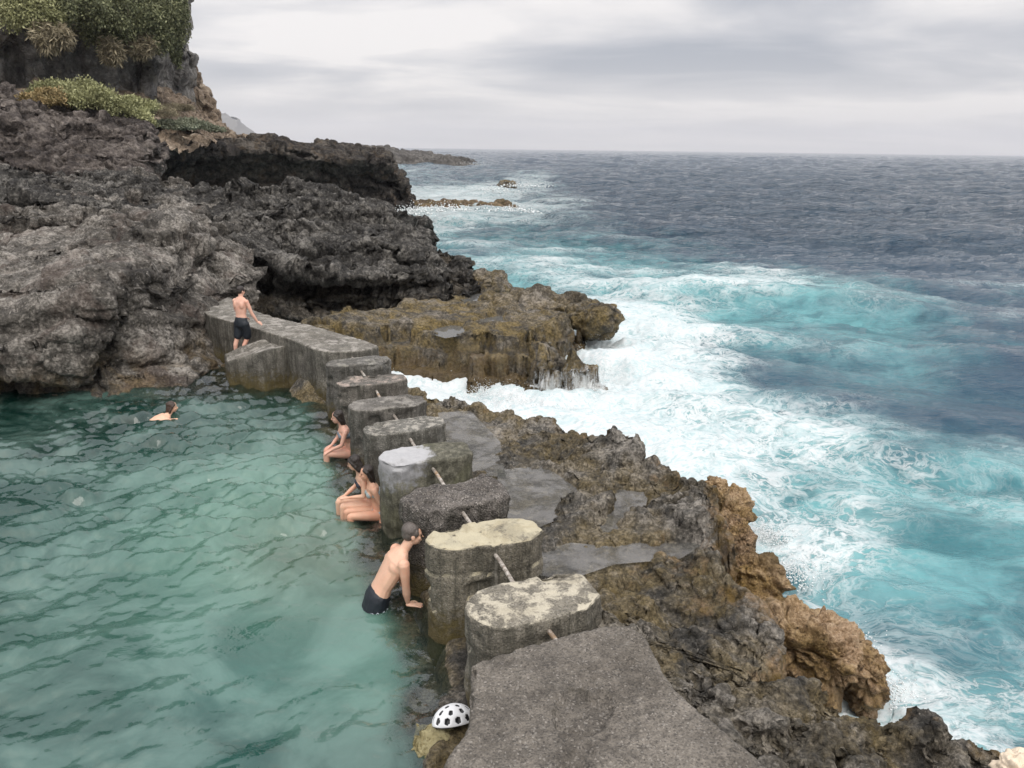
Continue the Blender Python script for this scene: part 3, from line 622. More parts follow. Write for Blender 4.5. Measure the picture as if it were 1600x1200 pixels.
OUT1 = [(560,1260,-.05),(655,1170,-.05),(652,1090,-.05),(636,1010,-.05),(614,945,-.05),(592,900,-.05),(574,840,-.05),(549,795,-.05),(530,745,-.05),(520,710,-.05),(512,668,-.05),(500,630,-.05),(470,600,-.05),
        (600,580,.3),(640,598,.3),(665,610,.35),(740,620,.4),(800,638,.5),(860,650,.6),(935,688,.7),(1000,706,.7),(1060,745,.7),(1110,775,.7),(1140,800,.6),(1150,850,.5),(1165,880,.4),(1180,930,.2),(1215,975,.1),(1260,1020,.1),(1240,1075,.3),(1350,1095,.4),(1400,1115,.5),(1470,1130,.5),(1570,1165,.5),(1760,1220,.5),(1900,1300,.6),(1700,1500,.8),(1000,1500,.8),(700,1400,0)]
TOP1 = [(700,640,.35,.9),(740,650,.45,.8),(700,680,.58,.1),(730,700,.48,.05),(760,720,.48,.05),(710,670,.48,.05),(800,652,.7,1.),(860,672,.85,1.2),(900,690,.95,1.2),(850,700,.85,1.),(960,715,.85,1.),(800,690,.72,.8),(800,760,.47,.05),(830,790,.46,.03),(850,765,.46,.03),(880,775,.47,.03),(780,740,.66,.4),(760,770,.6,.1),(850,745,.62,.1),
        (815,735,.85,1.),(900,745,.9,1.1),(950,760,1.0,1.2),(1000,750,.95,1.),(1050,780,.95,1.),(885,810,.95,1.1),(860,840,.66,.3),(840,875,.5,.1),(900,872,.5,.12),(940,868,.5,.2),(1000,872,.5,.2),(1050,868,.55,.3),(960,850,.66,.5),(900,850,.64,.3),(1000,900,.78,.6),(960,800,.72,.4),(985,790,.45,.05),(990,820,.8,1.),(1060,830,.98,1.2),(1110,840,.95,1.2),(1130,800,.75,1.),
        (900,920,.85,.8),(960,920,.95,.9),(1040,910,.95,.9),(1120,900,.9,1.),(1150,930,.75,1.),(1000,960,.85,.9),(1080,970,.8,.9),(1140,980,.55,.9),(940,960,.6,.9),(1000,1010,.25,.9),(1070,1030,.1,.9),(1100,1055,-.1,.8),(1040,1060,-.3,.6),(990,985,-.2,.7),(1180,1010,.3,.8),(1240,1040,.15,.8),
        (1060,1075,.62,.9),(1120,1090,.85,.9),(1180,1080,.8,1.),(1250,1100,.75,1.),(1330,1120,.7,1.),(1430,1160,.75,1.),(1520,1195,.65,.9),(1300,1180,.9,.9),(1150,1180,1.,.7),(1080,1150,1.0,.5),(1600,1210,.62,1.),(1400,1250,1.,.9),(1100,1300,1.05,.5),(1700,1300,1.,.9),(700,1180,.15,.4),(665,1190,.12,.4),(715,1150,.14,.3),(690,1130,.08,.3),(660,1150,.1,.3),(700,1250,.5,.9),(640,1280,.1,.8),(740,1300,.9,.8)]
def h1(X, Y):
    r = rbf(TOP1, X, Y); s = X * UA[0] + Y * UA[1]; a = X * NA_[0] + Y * NA_[1]
    zr = np.where(a < 2.0, 0., .55 * sstep(a, 2.0, 3.0)) + .03 + .07 * (1 - sstep(s, 5.55, 6.0)) + .07 * fbm(np.stack([X, Y, X * 0], 1), 2.6, 3, 70); m_ = (1 - sstep(a, 2.75, 3.25)) * sstep(s, 4.9, 5.3)
    r[:, 0] = r[:, 0] * (1 - m_) + zr * m_; r[:, 1] = r[:, 1] * (1 - m_) + .22 * m_
    r[:, 0] += .0; return dig(r, X, Y, PUD)
def dig(r, X, Y, puds):
    for p, z, l in puds:
        q = np.array([P(x, y, z)[:2] for x, y in p]); sd = sdist(q, X, Y) + .42 * fbm(np.stack([X, Y, X * 0], 1), 1.9, 5, 71, .6) + .02
        w = sstep(sd, -.10, .10); r[:, 0] = r[:, 0] * (1 - w) + (z - .045) * w; r[:, 1] = r[:, 1] * (1 - w * .92)
    return r
PUD = [([(690,650),(735,648),(775,690),(782,738),(740,735),(715,712),(695,690)],.605,'shallow grey puddle beside the fifth and sixth pillars'),
       ([(785,740),(845,733),(905,768),(885,800),(830,822),(785,812)],.605,'large flat grey puddle behind the gravelly pillar'),
       ([(965,765),(1010,768),(1000,812),(950,832),(940,815)],.615,'small grey puddle hemmed in by black lava'),
       ([(850,865),(900,850),(960,856),(1040,840),(1085,850),(1050,872),(960,880),(900,900),(858,895)],.605,'wet pale film of water across the brown rock mass')]
PUD2 = [([(676,514),(700,508),(728,512),(722,523),(696,527),(680,522)],.26,'bright tide pool near the weedy edge of the outer shelf'), ([(745,497),(782,493),(792,503),(770,512),(745,508)],.26,'bright tide pool beyond the first one on the outer shelf'),
        ([(722,468),(745,460),(768,462),(752,476),(728,478)],.25,'bright tide pool under the tip of the dark ridge')]
st_fine = [facets(2.2, .10, 200), facets(5.2, .05, 201), rough(9, .035, 203, 3), lumps(13, .014, 205)]
o, S1 = shelf('rock_shelf', OUT1, TOP1, m_shelf, (3.2, 16.3), lambda y: (-.42 * y + .1, 1.6 + .52 * y) if y > 6 else (-.42 * y + .1, 5.5), k=.0027, edge=.42, steps=st_fine, hfun=h1, edgef=lambda X, Y, sd: (1 - sstep(sd, .05, .75)) * sstep(X * NA_[0] + Y * NA_[1], 3.6, 4.4) * .9 + .40 * sstep(sd, .3, .6) * sstep(np.exp(-((X - 2.1) ** 2 + (Y - 7.6) ** 2) / 1.6), .2, .9))
struct(o, 'dark jagged lava shelf between the bathing pool and the sea')
OUT2 = [(600,545,.3),(560,560,.25),(590,578,-.5),(640,586,-.7),(700,597,-.7),(780,610,-.7),(850,628,-.75),(892,628,-.75),(930,606,-.7),(918,570,-.3),(900,540,.1),(955,520,.15),(938,492,.4),(885,468,.4),(800,455,.35),(775,440,.3),(735,445,.3),(680,455,.3),(600,450,.5),(430,470,1.),(330,470,1.),(340,560,.3),(480,540,.8)]
TOP2 = [(600,560,.35,.5),(640,560,.35,.4),(700,555,.35,.5),(760,560,.38,.6),(820,570,.4,.9),(860,590,.25,.9),(890,560,.35,.9),(880,530,.38,.7),(715,535,.34,.3),(690,545,.34,.3),(755,515,.34,.3),(740,520,.34,.3),(800,530,.4,.7),(840,510,.38,.6),(780,500,.45,.5),(820,480,.6,.7),(900,490,.55,.8),(925,500,.5,.8),(760,447,.6,1.1),(735,462,.38,.3),(800,465,.35,.4),(700,500,.4,.5),
        (650,510,.4,.4),(600,520,.5,.5),(550,520,.6,.5),(500,505,.7,.6),(440,490,.8,.7),(350,480,1.,.8),(900,610,.15,.9),(850,545,.42,.9)]
o, S2 = shelf('outer_rock_shelf', OUT2, TOP2, m_weed, (13.6, 32.5), lambda y: (-10.5, 5.), k=.0024, edge=1.5, relief=.12, step=True, hfun=lambda X, Y: dig(rbf(TOP2, X, Y) * np.array([.85, .62]), X, Y, PUD2), steps=[facets(1.2, .26, 210), facets(3.0, .13, 211), rough(6, .05, 213, 3)], nscale=1.3, ejag=.75)
struct(o, 'low weedy lava shelf awash at the foot of the dark ridge')
def near_h(S, x, y):
    poly, X, Y, G = S; g = G.reshape(-1, 3); i = np.argmin((g[:, 0] - x) ** 2 + (g[:, 1] - y) ** 2); return g[i, 2]

# pool bed under the clear margin
ys_ = np.linspace(3.2, 17.4, 240); us_ = np.linspace(0, 1, 150); Yb, Ub = np.meshgrid(ys_, us_, indexing='ij'); Xb = edge_x(Yb) + .25 - (1 - Ub) * (Yb * .75 + 1); pb = np.stack([Xb.ravel(), Yb.ravel(), 0 * Xb.ravel()], 1)
zb = -.16 - .95 * sstep(edge_x(Yb) - Xb, .15, 1.3).ravel() + .05 * fbm(pb, 2.5, 4, 44); zb = zb + (.75 * sstep(Yb, 14.6, 15.8) * sstep(Xb, -9.5, -7.8)).ravel()
pb[:, 2] = zb
struct(mesh_obj('pool_bed', pb, gridfaces(len(ys_), len(us_)), m_shelf), 'brown weedy rock bed under the clear edge of the pool')

# ---- tide pools lying in the hollows
def water_patch(name, pts, z, mat, label, sub=3):
    q = np.array([P(x, y, z)[:2] for x, y in pts]); c = q.mean(0); n = 48
    t = np.linspace(0, len(q), n, endpoint=False); i = t.astype(int) % len(q); f = t - np.floor(t); f = f * f * (3 - 2 * f)
    e = q[i] * (1 - f)[:, None] + q[(i + 1) % len(q)] * f[:, None]; e = c + (e - c) * 1.15
    V = [np.append(c, z)]; Fc = []
    for r in range(1, 9):
        for p in e: V.append(np.append(c + (p - c) * r / 8, z))
    for j in range(n): Fc.append((0, 1 + j, 1 + (j + 1) % n))
    for r in range(7):
        for j in range(n): a = 1 + r * n; Fc.append((a + j, a + n + j, a + n + (j + 1) % n, a + (j + 1) % n))
    o = mesh_obj(name, V, Fc, mat); return tag(o, label, kind='structure')
def pud_mat():
    a = M('tide_pool_water'); n = a.noise(2.5, 5, .6, .3); n2 = a.noise(11, 4, .6)
    c = a.mix(n, (.10, .098, .094), (.24, .23, .22)); c = a.mix(a.mr(n2, .55, .7, 0, .5), c, (.36, .33, .27))
    sh = a.prin(c, .12, a.bump(a.noise(9, 3, .6), .25, .01), ior=1.5); tr = a.n('ShaderNodeBsdfTransparent', inp={0: (.8, .82, .8, 1)})
    ms_ = a.n('ShaderNodeMixShader'); a.l(a.mr(a.noise(3, 5, .65, .4), .38, .62, .25, .6), ms_.inputs[0]); a.l(tr.outputs[0], ms_.inputs[1]); a.l(sh, ms_.inputs[2]); return a.done(ms_.outputs[0])
m_pud = pud_mat()
for p, z, l in PUD: water_patch('tide_pool', p, z, m_pud, l)
def pud2():
    a = M('bright_puddle_water'); sh = a.prin((.16, .16, .155), .05, a.bump(a.noise(6, 3, .6), .2, .01), ior=1.6, spec=.8); tr = a.n('ShaderNodeBsdfTransparent', inp={0: (.75, .77, .75, 1)})
    ms_ = a.n('ShaderNodeMixShader', inp={0: .6}); a.l(tr.outputs[0], ms_.inputs[1]); a.l(sh, ms_.inputs[2]); return a.done(ms_.outputs[0])
mp2 = pud2()
for p, z, l in PUD2:
    water_patch('tide_pool', p, z, mp2, l)

# ------------------------------------------------------------------ loose rocks
def boulder(name, px, py, z, size, mat, label, cat='boulder', amp=1., seed=0, group=None, rz=0., n=90, base=None, lump=None):
    """size in metres (x, y, z radii); centre at height z on the sight line"""
    u = np.linspace(0, np.pi, n); v = np.linspace(0, 2 * np.pi, 2 * n, endpoint=True)
    Ug, Vg = np.meshgrid(u, v, indexing='ij'); D = np.stack([np.sin(Ug) * np.cos(Vg), np.sin(Ug) * np.sin(Vg), np.cos(Ug)], 2).reshape(-1, 3)
    e = np.sign(D) * np.abs(D) ** .75; e /= np.maximum(np.linalg.norm(e, axis=1, keepdims=True) ** .7, .01)
    S = np.array(size); p = e * S; m_ = S.mean(); q = p + seed * 13.7
    l1 = facets(.8 / m_, .30 * m_ * amp, seed, crack=.3); l2 = facets(2.0 / m_, .16 * m_ * amp, seed + 5, crack=.5); l3 = rough(3.2 / m_, .20 * m_ * amp, seed + 9, 5, 1.4)
    r = l1(q) + l2(q) + l3(q)
    nrm = D / S; nrm /= np.linalg.norm(nrm, axis=1, keepdims=True); p = p + nrm * r[:, None]
    c, s = math.cos(rz), math.sin(rz); p = p @ np.array([[c, s, 0], [-s, c, 0], [0, 0, 1]])
    o = mesh_obj(name, p, gridfaces(n, 2 * n), mat); o.location = P(px, py, z); 
    return tag(o, label, cat, group)
TB = 'tan boulders in the surf below the shelf'
for a in [(1138, 790, -.3, (.30, .36, .30), 'knobbly tan boulder furthest out along the edge of the shelf', 1), (1150, 838, -.4, (.26, .28, .32), 'narrow tan boulder under the black lava rim', 2),
          (1178, 905, -.2, (.36, .30, .38), 'rounded tan boulder with a dark underside jutting into the foam', 3), (1185, 945, -.4, (.36, .24, .22), 'low tan slab wedged below the rounded boulder', 4),
          (1120, 765, .1, (.16, .16, .2), 'small tan stone at the rim of the shelf', 8)]:
    boulder('tan_boulder', a[0], a[1], a[2], a[3], m_tan, a[4], seed=a[5], group=TB)
boulder('tan_boulder', 1250, 1015, -.32, (.74, .48, .46), m_tan, 'largest tan boulder with a skirt of golden weed', seed=25, group=TB, rz=-.4, n=200, amp=1.45)
boulder('tan_boulder', 1352, 1066, -.55, (.22, .26, .42), m_tan, 'upright tan knob at the seaward end of the largest boulder', seed=26, group=TB)
boulder('ledge_stone', 688, 1168, -.02, (.26, .24, .13), rock_mat('ledge_stone', (.09, .075, .03), (.24, .20, .09), (.42, .37, .21), 2.2, fine=30, bumpd=.015, bright=.5), 'flat yellowish stone beneath the helmet', seed=77, n=70)
boulder('pale_rock', 1590, 1205, .9, (.16, .14, .12), plain('pale_rock', (.62, .52, .40), .9, 20, .25, .01), 'pale cream rock in the very corner by the surf', seed=31, n=50)
SR_ = 'rocks standing in the sea'
for i, (px, py, z, sz, l) in enumerate([(740, 326, -.9, (4.6, 3., .75), 'long brown reef with surf around it beyond the headland'), (660, 326, -.9, (2.5, 2.2, .65), 'reddish rock joined to the tip of the headland'), (793, 293, -1.0, (1.7, 1.3, 1.2), 'small pointed rock far out in the white water'),
        (628, 328, -.8, (1.6, 2, .9), 'reddish rock lying against the foot of the headland'), (683, 275, -.9, (2.3, 1.5, .6), 'tiny dark rock in the furthest surf line'), (762, 447, .1, (.75, .7, .55), 'dark rock hump on the rim of the outer shelf'), (930, 497, .15, (.8, .9, .5), 'dark weedy rock at the outer corner of the shelf'), (850, 480, .2, (1.9, .9, .42), 'long weedy rock along the back of the outer shelf')]):
    boulder('sea_rock', px, py, z, sz, m_weed if i != 0 and i != 1 and i != 3 else rock_mat('reef_rock%d' % i, (.035, .025, .018), (.11, .078, .05), (.26, .19, .14), .8, tint=(.15, .11, .03), tint_amt=.5, tint_z=(-.5, .8), fine=4, bumpd=.1), l, 'sea rock', amp=.75, seed=40 + i * 3, group=SR_, n=70)
# far low shore
cols = [480, 520, 560, 600, 640, 680, 710, 735]
tab = [[(b + 4, 268), (b, 272), (b - (b - t) * .6, 277), (t, 285), (t - 1, 330), (t + 1, 420)] for b, t in ((246, 231), (250, 232), (252, 233), (255, 235), (258, 239), (259, 246), (260, 250), (262, 256))]
G = rows(cols, tab)
for r in range(len(G)): G[r].append(G[r][-1] * np.array([1, 1, 0]) + np.array([5, 4, -3]))
o, G_ = loft('far_shore', G, 110, 420, [rough(.03, 1.4, 301, 3), facets(.1, 1.6, 304, 1.5), facets(.3, .9, 306), rough(.6, .5, 308)], m_far)
struct(o, 'low dark point of land on the far horizon')

# ------------------------------------------------------------------ concrete
def slab(name, outline, seg, z0, z1, mat, noise=(.02, .006), ch=.035, dz=.03, dl=.03, topf=None, rounding=0, disp=None):
    """outline in (s, a); closed block with dense sides and a top drawn in to the centre line seg"""
    q = np.array([W(*p)[:2] for p in outline]); q2 = []
    L = np.linalg.norm(np.roll(q, -1, 0) - q, axis=1)
    for i in range(len(q)):
        k = max(1, int(L[i] / dl))
        for j in range(k): q2.append(q[i] + (q[(i + 1) % len(q)] - q[i]) * j / k)
    q = np.array(q2)
    for _ in range(rounding): q = (np.roll(q, 1, 0) + 2 * q + np.roll(q, -1, 0)) / 4
    ar = 0.5 * np.sum(q[:, 0] * np.roll(q[:, 1], -1) - np.roll(q[:, 0], -1) * q[:, 1])
    if ar < 0: q = q[::-1]
    s0, s1 = W(*seg[0])[:2], W(*seg[1])[:2]; e = s1 - s0; t = np.clip(((q - s0) @ e) / (e @ e), 0, 1); cpt = s0 + t[:, None] * e
    n = len(q); R = []
    for z in np.arange(z0, z1 - ch, dz): R.append(np.column_stack([q, np.full(n, z)]))
    dirv = cpt - q; dl_ = np.linalg.norm(dirv, axis=1, keepdims=True); un = dirv / np.maximum(dl_, 1e-6)
    for k in range(4):
        th = k / 3 * np.pi / 2; R.append(np.column_stack([q + un * ch * (1 - math.cos(th)), np.full(n, z1 - ch + ch * math.sin(th))]))
    base = R[-1][:, :2]; m_ = max(4, int(dl_.max() / dl))
    for k in range(1, m_ + 1):
        f = k / m_; R.append(np.column_stack([base + (cpt - base) * f, np.full(n, z1)]))
    G = np.array(R)
    if topf is not None: G[..., 2] += (topf(G.reshape(-1, 3)).reshape(G.shape[:2])) * (G[..., 2:][..., 0] > z0 + .3)
    Gp = np.concatenate([G[:, -1:], G, G[:, :1]], 1); nm = gnormals(Gp)[:, 1:-1]; nm[len(R) - m_ + 1:] = (0, 0, 1)
    P_ = G.reshape(-1, 3); am = noise[0] * fbm(P_, 3.2, 4, 5) + noise[1] * fbm(P_, 16, 3, 8)
    f1, f2, c = worley(P_ * 22, 3); am = am + noise[1] * .8 * (.5 - f1)
    if disp is not None: am = am + disp(P_)
    G = G - (am[:, None] * nm.reshape(-1, 3)).reshape(G.shape) * -1
    nr = len(R); idx = np.arange(nr * n).reshape(nr, n); nx_ = np.roll(idx, -1, 1)
    Fc = np.stack([idx[:-1], nx_[:-1], nx_[1:], idx[1:]], 2).reshape(-1, 4)
    return mesh_obj(name, G.reshape(-1, 3), Fc, mat)
def pill_outline(s, w, a0=1.81, a1=3.05, cut=.16, rr=None, sk=0.):
    o = []; h = w / 2; rx = rr or .34
    for k in range(13):
        th = math.pi / 2 + math.pi * k / 12; o.append((s + h * math.sin(th) * 1.0, a0 + rx + rx * math.cos(th)))
    o = [(p[0] + sk * (p[1] - 2.4), p[1]) for p in o]
    for ds, a in ((-h, a1 - cut * 1.35), (-h + cut, a1), (h - cut, a1), (h, a1 - cut * 1.35)): o.append((s + ds + sk * (a - 2.4), a))
    return o
CON = dict(base=(.105, .100, .088))
mats = [concrete('concrete_lichen', (.17, .155, .125), (.46, .42, .33), .40, 5.5), concrete('concrete_cream', (.15, .135, .105), (.40, .35, .24), .8, 4.0, top=(.44, .40, .29), top_amt=.75),
        concrete('concrete_gravel', (.125, .112, .10), gravel=1.6, speck=.8), concrete('concrete_salt', (.13, .12, .095), (.55, .55, .56), .20, 1.6), concrete('concrete_mottled', (.125, .12, .105), (.33, .31, .27), .25, 9),
        concrete('concrete_grey', (.12, .112, .10), (.25, .235, .21), .2, 6), concrete('concrete_pinkish', (.125, .115, .10), (.34, .28, .24), .25, 6), concrete('concrete_dark', (.115, .110, .10), (.24, .23, .20), .2, 6)]
salt = M('concrete_salt_patch')   # one pillar is whitened by salt on its pool end
def salt_mat():
    a = salt; n1 = a.noise(2.2, 5, .6, .3); n2 = a.noise(14, 5, .65); n3 = a.noise(60, 4, .7)
    c = a.ramp(a.mth('ADD', a.mth('MULTIPLY', n2, .6), a.mth('MULTIPLY', n3, .4)), [(.38, (.04, .038, .028)), (.5, (.105, .10, .075)), (.62, (.19, .18, .14))]); c = a.mix(a.mr(n1, .45, .6, 0, .4), c, (.11, .11, .06)); c = a.mix(a.mr(a.noise(5.5, 5, .7, sz=(1.6, 1.6, .16)), .42, .6, 0, .5), c, (.03, .03, .022))
    w = W(9.42, 2.12, .95); d = a.n('ShaderNodeVectorMath', operation='DISTANCE'); mp = a.n('ShaderNodeVectorMath', operation='MULTIPLY'); mp.inputs[1].default_value = (1, 1, .55); a.l(a.pos, mp.inputs[0]); a.l(mp.outputs[0], d.inputs[0]); d.inputs[1].default_value = (w[0], w[1], w[2] * .72)
    f = a.mr(a.mth('ADD', d.outputs['Value'], a.mth('MULTIPLY', a.mth('SUBTRACT', n2, .5), .35)), .34, .46, 1, 0)
    nz = a.n('ShaderNodeSeparateXYZ'); a.l(a.geo.outputs['True Normal'], nz.inputs[0]); up = a.mr(nz.outputs[2], .5, .8)
    st = a.noise(9, 4, .7, sz=(1.6, 1.6, .12))
    wc = a.mix(up, a.mix(st, (.10, .10, .10), (.38, .38, .39)), a.mix(n2, (.30, .30, .305), (.44, .44, .445)))
    c = a.mix(f, c, wc)
    return a.done(a.prin(c, .85, a.bump(a.mth('ADD', n2, n3), .7, .01), spec=.3))
mats[3] = salt_mat()
PIL = [(5.66, .70, 'pillar mottled with white lichen, nearest the broad concrete slab'), (6.99, .56, 'pillar with a smooth cream yellow top and cracks across it'), (8.06, .64, 'pillar with a rough crumbling gravel top behind the leaning man'), (9.40, .62, 'pillar whose pool end is whitened by salt'),
       (10.55, .60, 'dark pillar with a speckled top just beyond the whitened one'), (11.68, .64, 'wide grey pillar hiding the lone seated bather'), (13.03, .62, 'grey pillar with a torn hole in its side, third from the wall'), (14.32, .56, 'grey pillar closest to the long wall')]
for i, (s, w, l) in enumerate(PIL):
    g = i == 2
    dsp_ = (lambda p: lumps(9, .035, 3)(p) * sstep(p[:, 2], .7, .95) + .03 * sstep(p[:, 2], .72, .9) * sstep(fbm(p, 3, 2, 5), -.3, .2)) if g else (lambda p, i=i: -.05 * sstep(fbm(p + i * 9, 2.4, 3, 77), .22, .42) - .022 * np.exp(-((p[:, 2] - .78 + .05 * fbm(p + i, 2, 2, 3)) / .012) ** 2) * (i in (0, 1)))
    def tf(p, i=i): 
        r = .012 * fbm(p + i * 3, 3, 3, 6)
        if i == 1: ss = p[:, 0] * NA_[0] + p[:, 1] * NA_[1]; r = r - .018 * np.exp(-((ss - 2.45) / .012) ** 2) - .012 * np.exp(-((ss - 2.16 + .2 * (p[:, 1] - 7.1)) / .01) ** 2)
        return r * sstep(p[:, 2], 1.0, 1.05)
    o = slab('pillar', pill_outline(s, w, sk=(.04, -.06, .06, .0, .05, .03, -.03, .02)[i], cut=(.16, .15, .1, .12, .16, .17, .17, .16)[i]), ((s, 2.15), (s, 2.72)), -.35, (1.1, 1.1, 1.07, 1.1, 1.1, 1.1, 1.1, 1.1)[i], mats[i], noise=(.04, .009) if not g else (.05, .014), dz=.028, dl=.026, topf=tf, disp=dsp_, ch=.03, rounding=1)
    tag(o, l, 'pillar', 'concrete pillars along the pool edge')
m_wall = concrete('concrete_wall', (.145, .135, .115), (.30, .28, .25), .25, 5); m_near = concrete('concrete_near_slab', (.132, .118, .100), gravel=1.8, speck=.5)
o = slab('concrete_wall', [(23.2, -.9), (19.64, -.18), (17.79, .81), (16.36, 1.48), (15.52, 1.77), (15.23, 1.98), (15.08, 2.35), (15.1, 2.79), (15.26, 3.04), (15.82, 2.93), (17.41, 2.16), (18.92, 1.31), (20.53, .67), (23.5, .1)], ((22.5, -.35), (15.7, 2.4)), -.5, 1.1, m_wall, dz=.05, dl=.05, rounding=1, noise=(.04, .01))
tag(o, 'long thick concrete wall closing the far end of the pool', 'wall')
o = slab('concrete_step', [(17.1, .93), (16.55, .16), (16.5, -.1), (18.3, -.45), (18.9, .0), (17.7, 1.1), (17.2, 1.25)], ((17.3, .7), (18.1, .1)), -.5, .72, m_wall, dz=.04, dl=.04, rounding=2, noise=(.03, .008), topf=lambda p: .0 * p[:, 0])
bpy.data.objects.remove(o)
bq = [P(412, 548, .75), P(461, 537, .75), P(447, 526, .85), P(400, 531, .80), P(352, 560, .35), P(366, 552, .45)]
def step_block():
    # sloping buttress: corners read off one by one, sides dropped below the water
    T = np.array([P(410, 548, .90), P(462, 538, .92), P(456, 527, .95), P(402, 531, .90), P(350, 553, .60), P(355, 566, .52)])
    n = 26; q = []; 
    for i in range(6):
        for j in range(n): q.append(T[i] + (T[(i + 1) % 6] - T[i]) * j / n)
    q = np.array(q); c = T.mean(0); R = []
    for z in np.linspace(-.5, 1, 34): r = q.copy(); r[:, 2] = -.5 + (q[:, 2] + .5 - .03) * (z + .5) / 1.5; R.append(r)
    for k in (.02, .05, .2, .4, .6, .8, .995): r = q + (c - q) * k; R.append(r)
    G = np.array(R); Gp = np.concatenate([G[:, -1:], G, G[:, :1]], 1); nm = gnormals(Gp)[:, 1:-1]; p = G.reshape(-1, 3)
    G = G + ((.035 * fbm(p, 3, 4, 3) + .012 * fbm(p, 14, 3, 4))[:, None] * nm.reshape(-1, 3)).reshape(G.shape)
    nr, n_ = G.shape[:2]; idx = np.arange(nr * n_).reshape(nr, n_); nx_ = np.roll(idx, -1, 1)
    return mesh_obj('concrete_step', p * 0 + G.reshape(-1, 3), np.stack([idx[:-1], nx_[:-1], nx_[1:], idx[1:]], 2).reshape(-1, 4), m_wall)
tag(step_block(), 'squat concrete block stepping down from the wall beside the standing man', 'block')
o = slab('concrete_slab', [(5.06, 1.66), (4.75, 1.54), (4.3, 1.38), (4.0, 1.08), (3.5, .85), (2.2, .8), (2.0, 3.5), (3.28, 3.14), (4.17, 2.98), (4.80, 3.12), (5.0, 3.06), (5.08, 2.9)], ((4.55, 2.3), (2.6, 2.3)), -.4, 1.1, m_near, disp=lambda p: -.05 * sstep(fbm(p, 2.1, 4, 88), .25, .45) - .05 * sstep(fbm(p, 5., 3, 89), .1, .4) * sstep(p[:, 2], 1.0, 1.08) * (np.abs(p[:, 2] - 1.06) < .035), noise=(.035, .010), dz=.02, dl=.02, rounding=3, ch=.05)
tag(o, 'broad rough concrete slab in front, closest to the viewer', 'slab')
# pipe through the pillars
def tube(name, pts, r, mat, n=10, parent=None, caps=True):
    pts = np.array(pts, float); V = []; Fc = []; m_ = len(pts); r = np.broadcast_to(r, (m_,))
    for i, p in enumerate(pts):
        d = pts[min(i + 1, m_ - 1)] - pts[max(i - 1, 0)]; d /= np.linalg.norm(d); u = np.cross(d, [0, 0, 1.] if abs(d[2]) < .9 else [1., 0, 0]); u /= np.linalg.norm(u); v = np.cross(d, u)
        for k in range(n): th = 2 * math.pi * k / n; V.append(p + r[i] * (u * math.cos(th) + v * math.sin(th)))
    for i in range(m_ - 1):
        for k in range(n): a = i * n + k; b = i * n + (k + 1) % n; Fc.append((a, b, b + n, a + n))
    if caps: Fc.append(tuple(range(n))[::-1]); Fc.append(tuple((m_ - 1) * n + k for k in range(n)))
    return mesh_obj(name, V, Fc, mat, parent)
def pipe_mat():
    a = M('pipe_metal'); n = a.noise(18, 5, .7); n2 = a.noise(3, 3, .6)
    c = a.mix(a.mr(n, .4, .65), (.20, .17, .14), (.50, .46, .41)); c = a.mix(a.mr(n2, .55, .7, 0, .7), c, (.34, .19, .07))
    return a.done(a.prin(c, .55, a.bump(n, .5, .004), Metallic=.25))
ss = np.linspace(4.75, 15.35, 120)
# passes 20-25 cm under the tops, sagging a little between them
pz = [.965 + .008 * math.sin(s * 5) for s in ss]
tag(tube('pipe', [W(s, 2.455 + .012 * math.sin(s * 3), z) for s, z in zip(ss, pz)], .022, pipe_mat(), 12), 'worn metal pipe threaded through all the pillars', 'pipe')
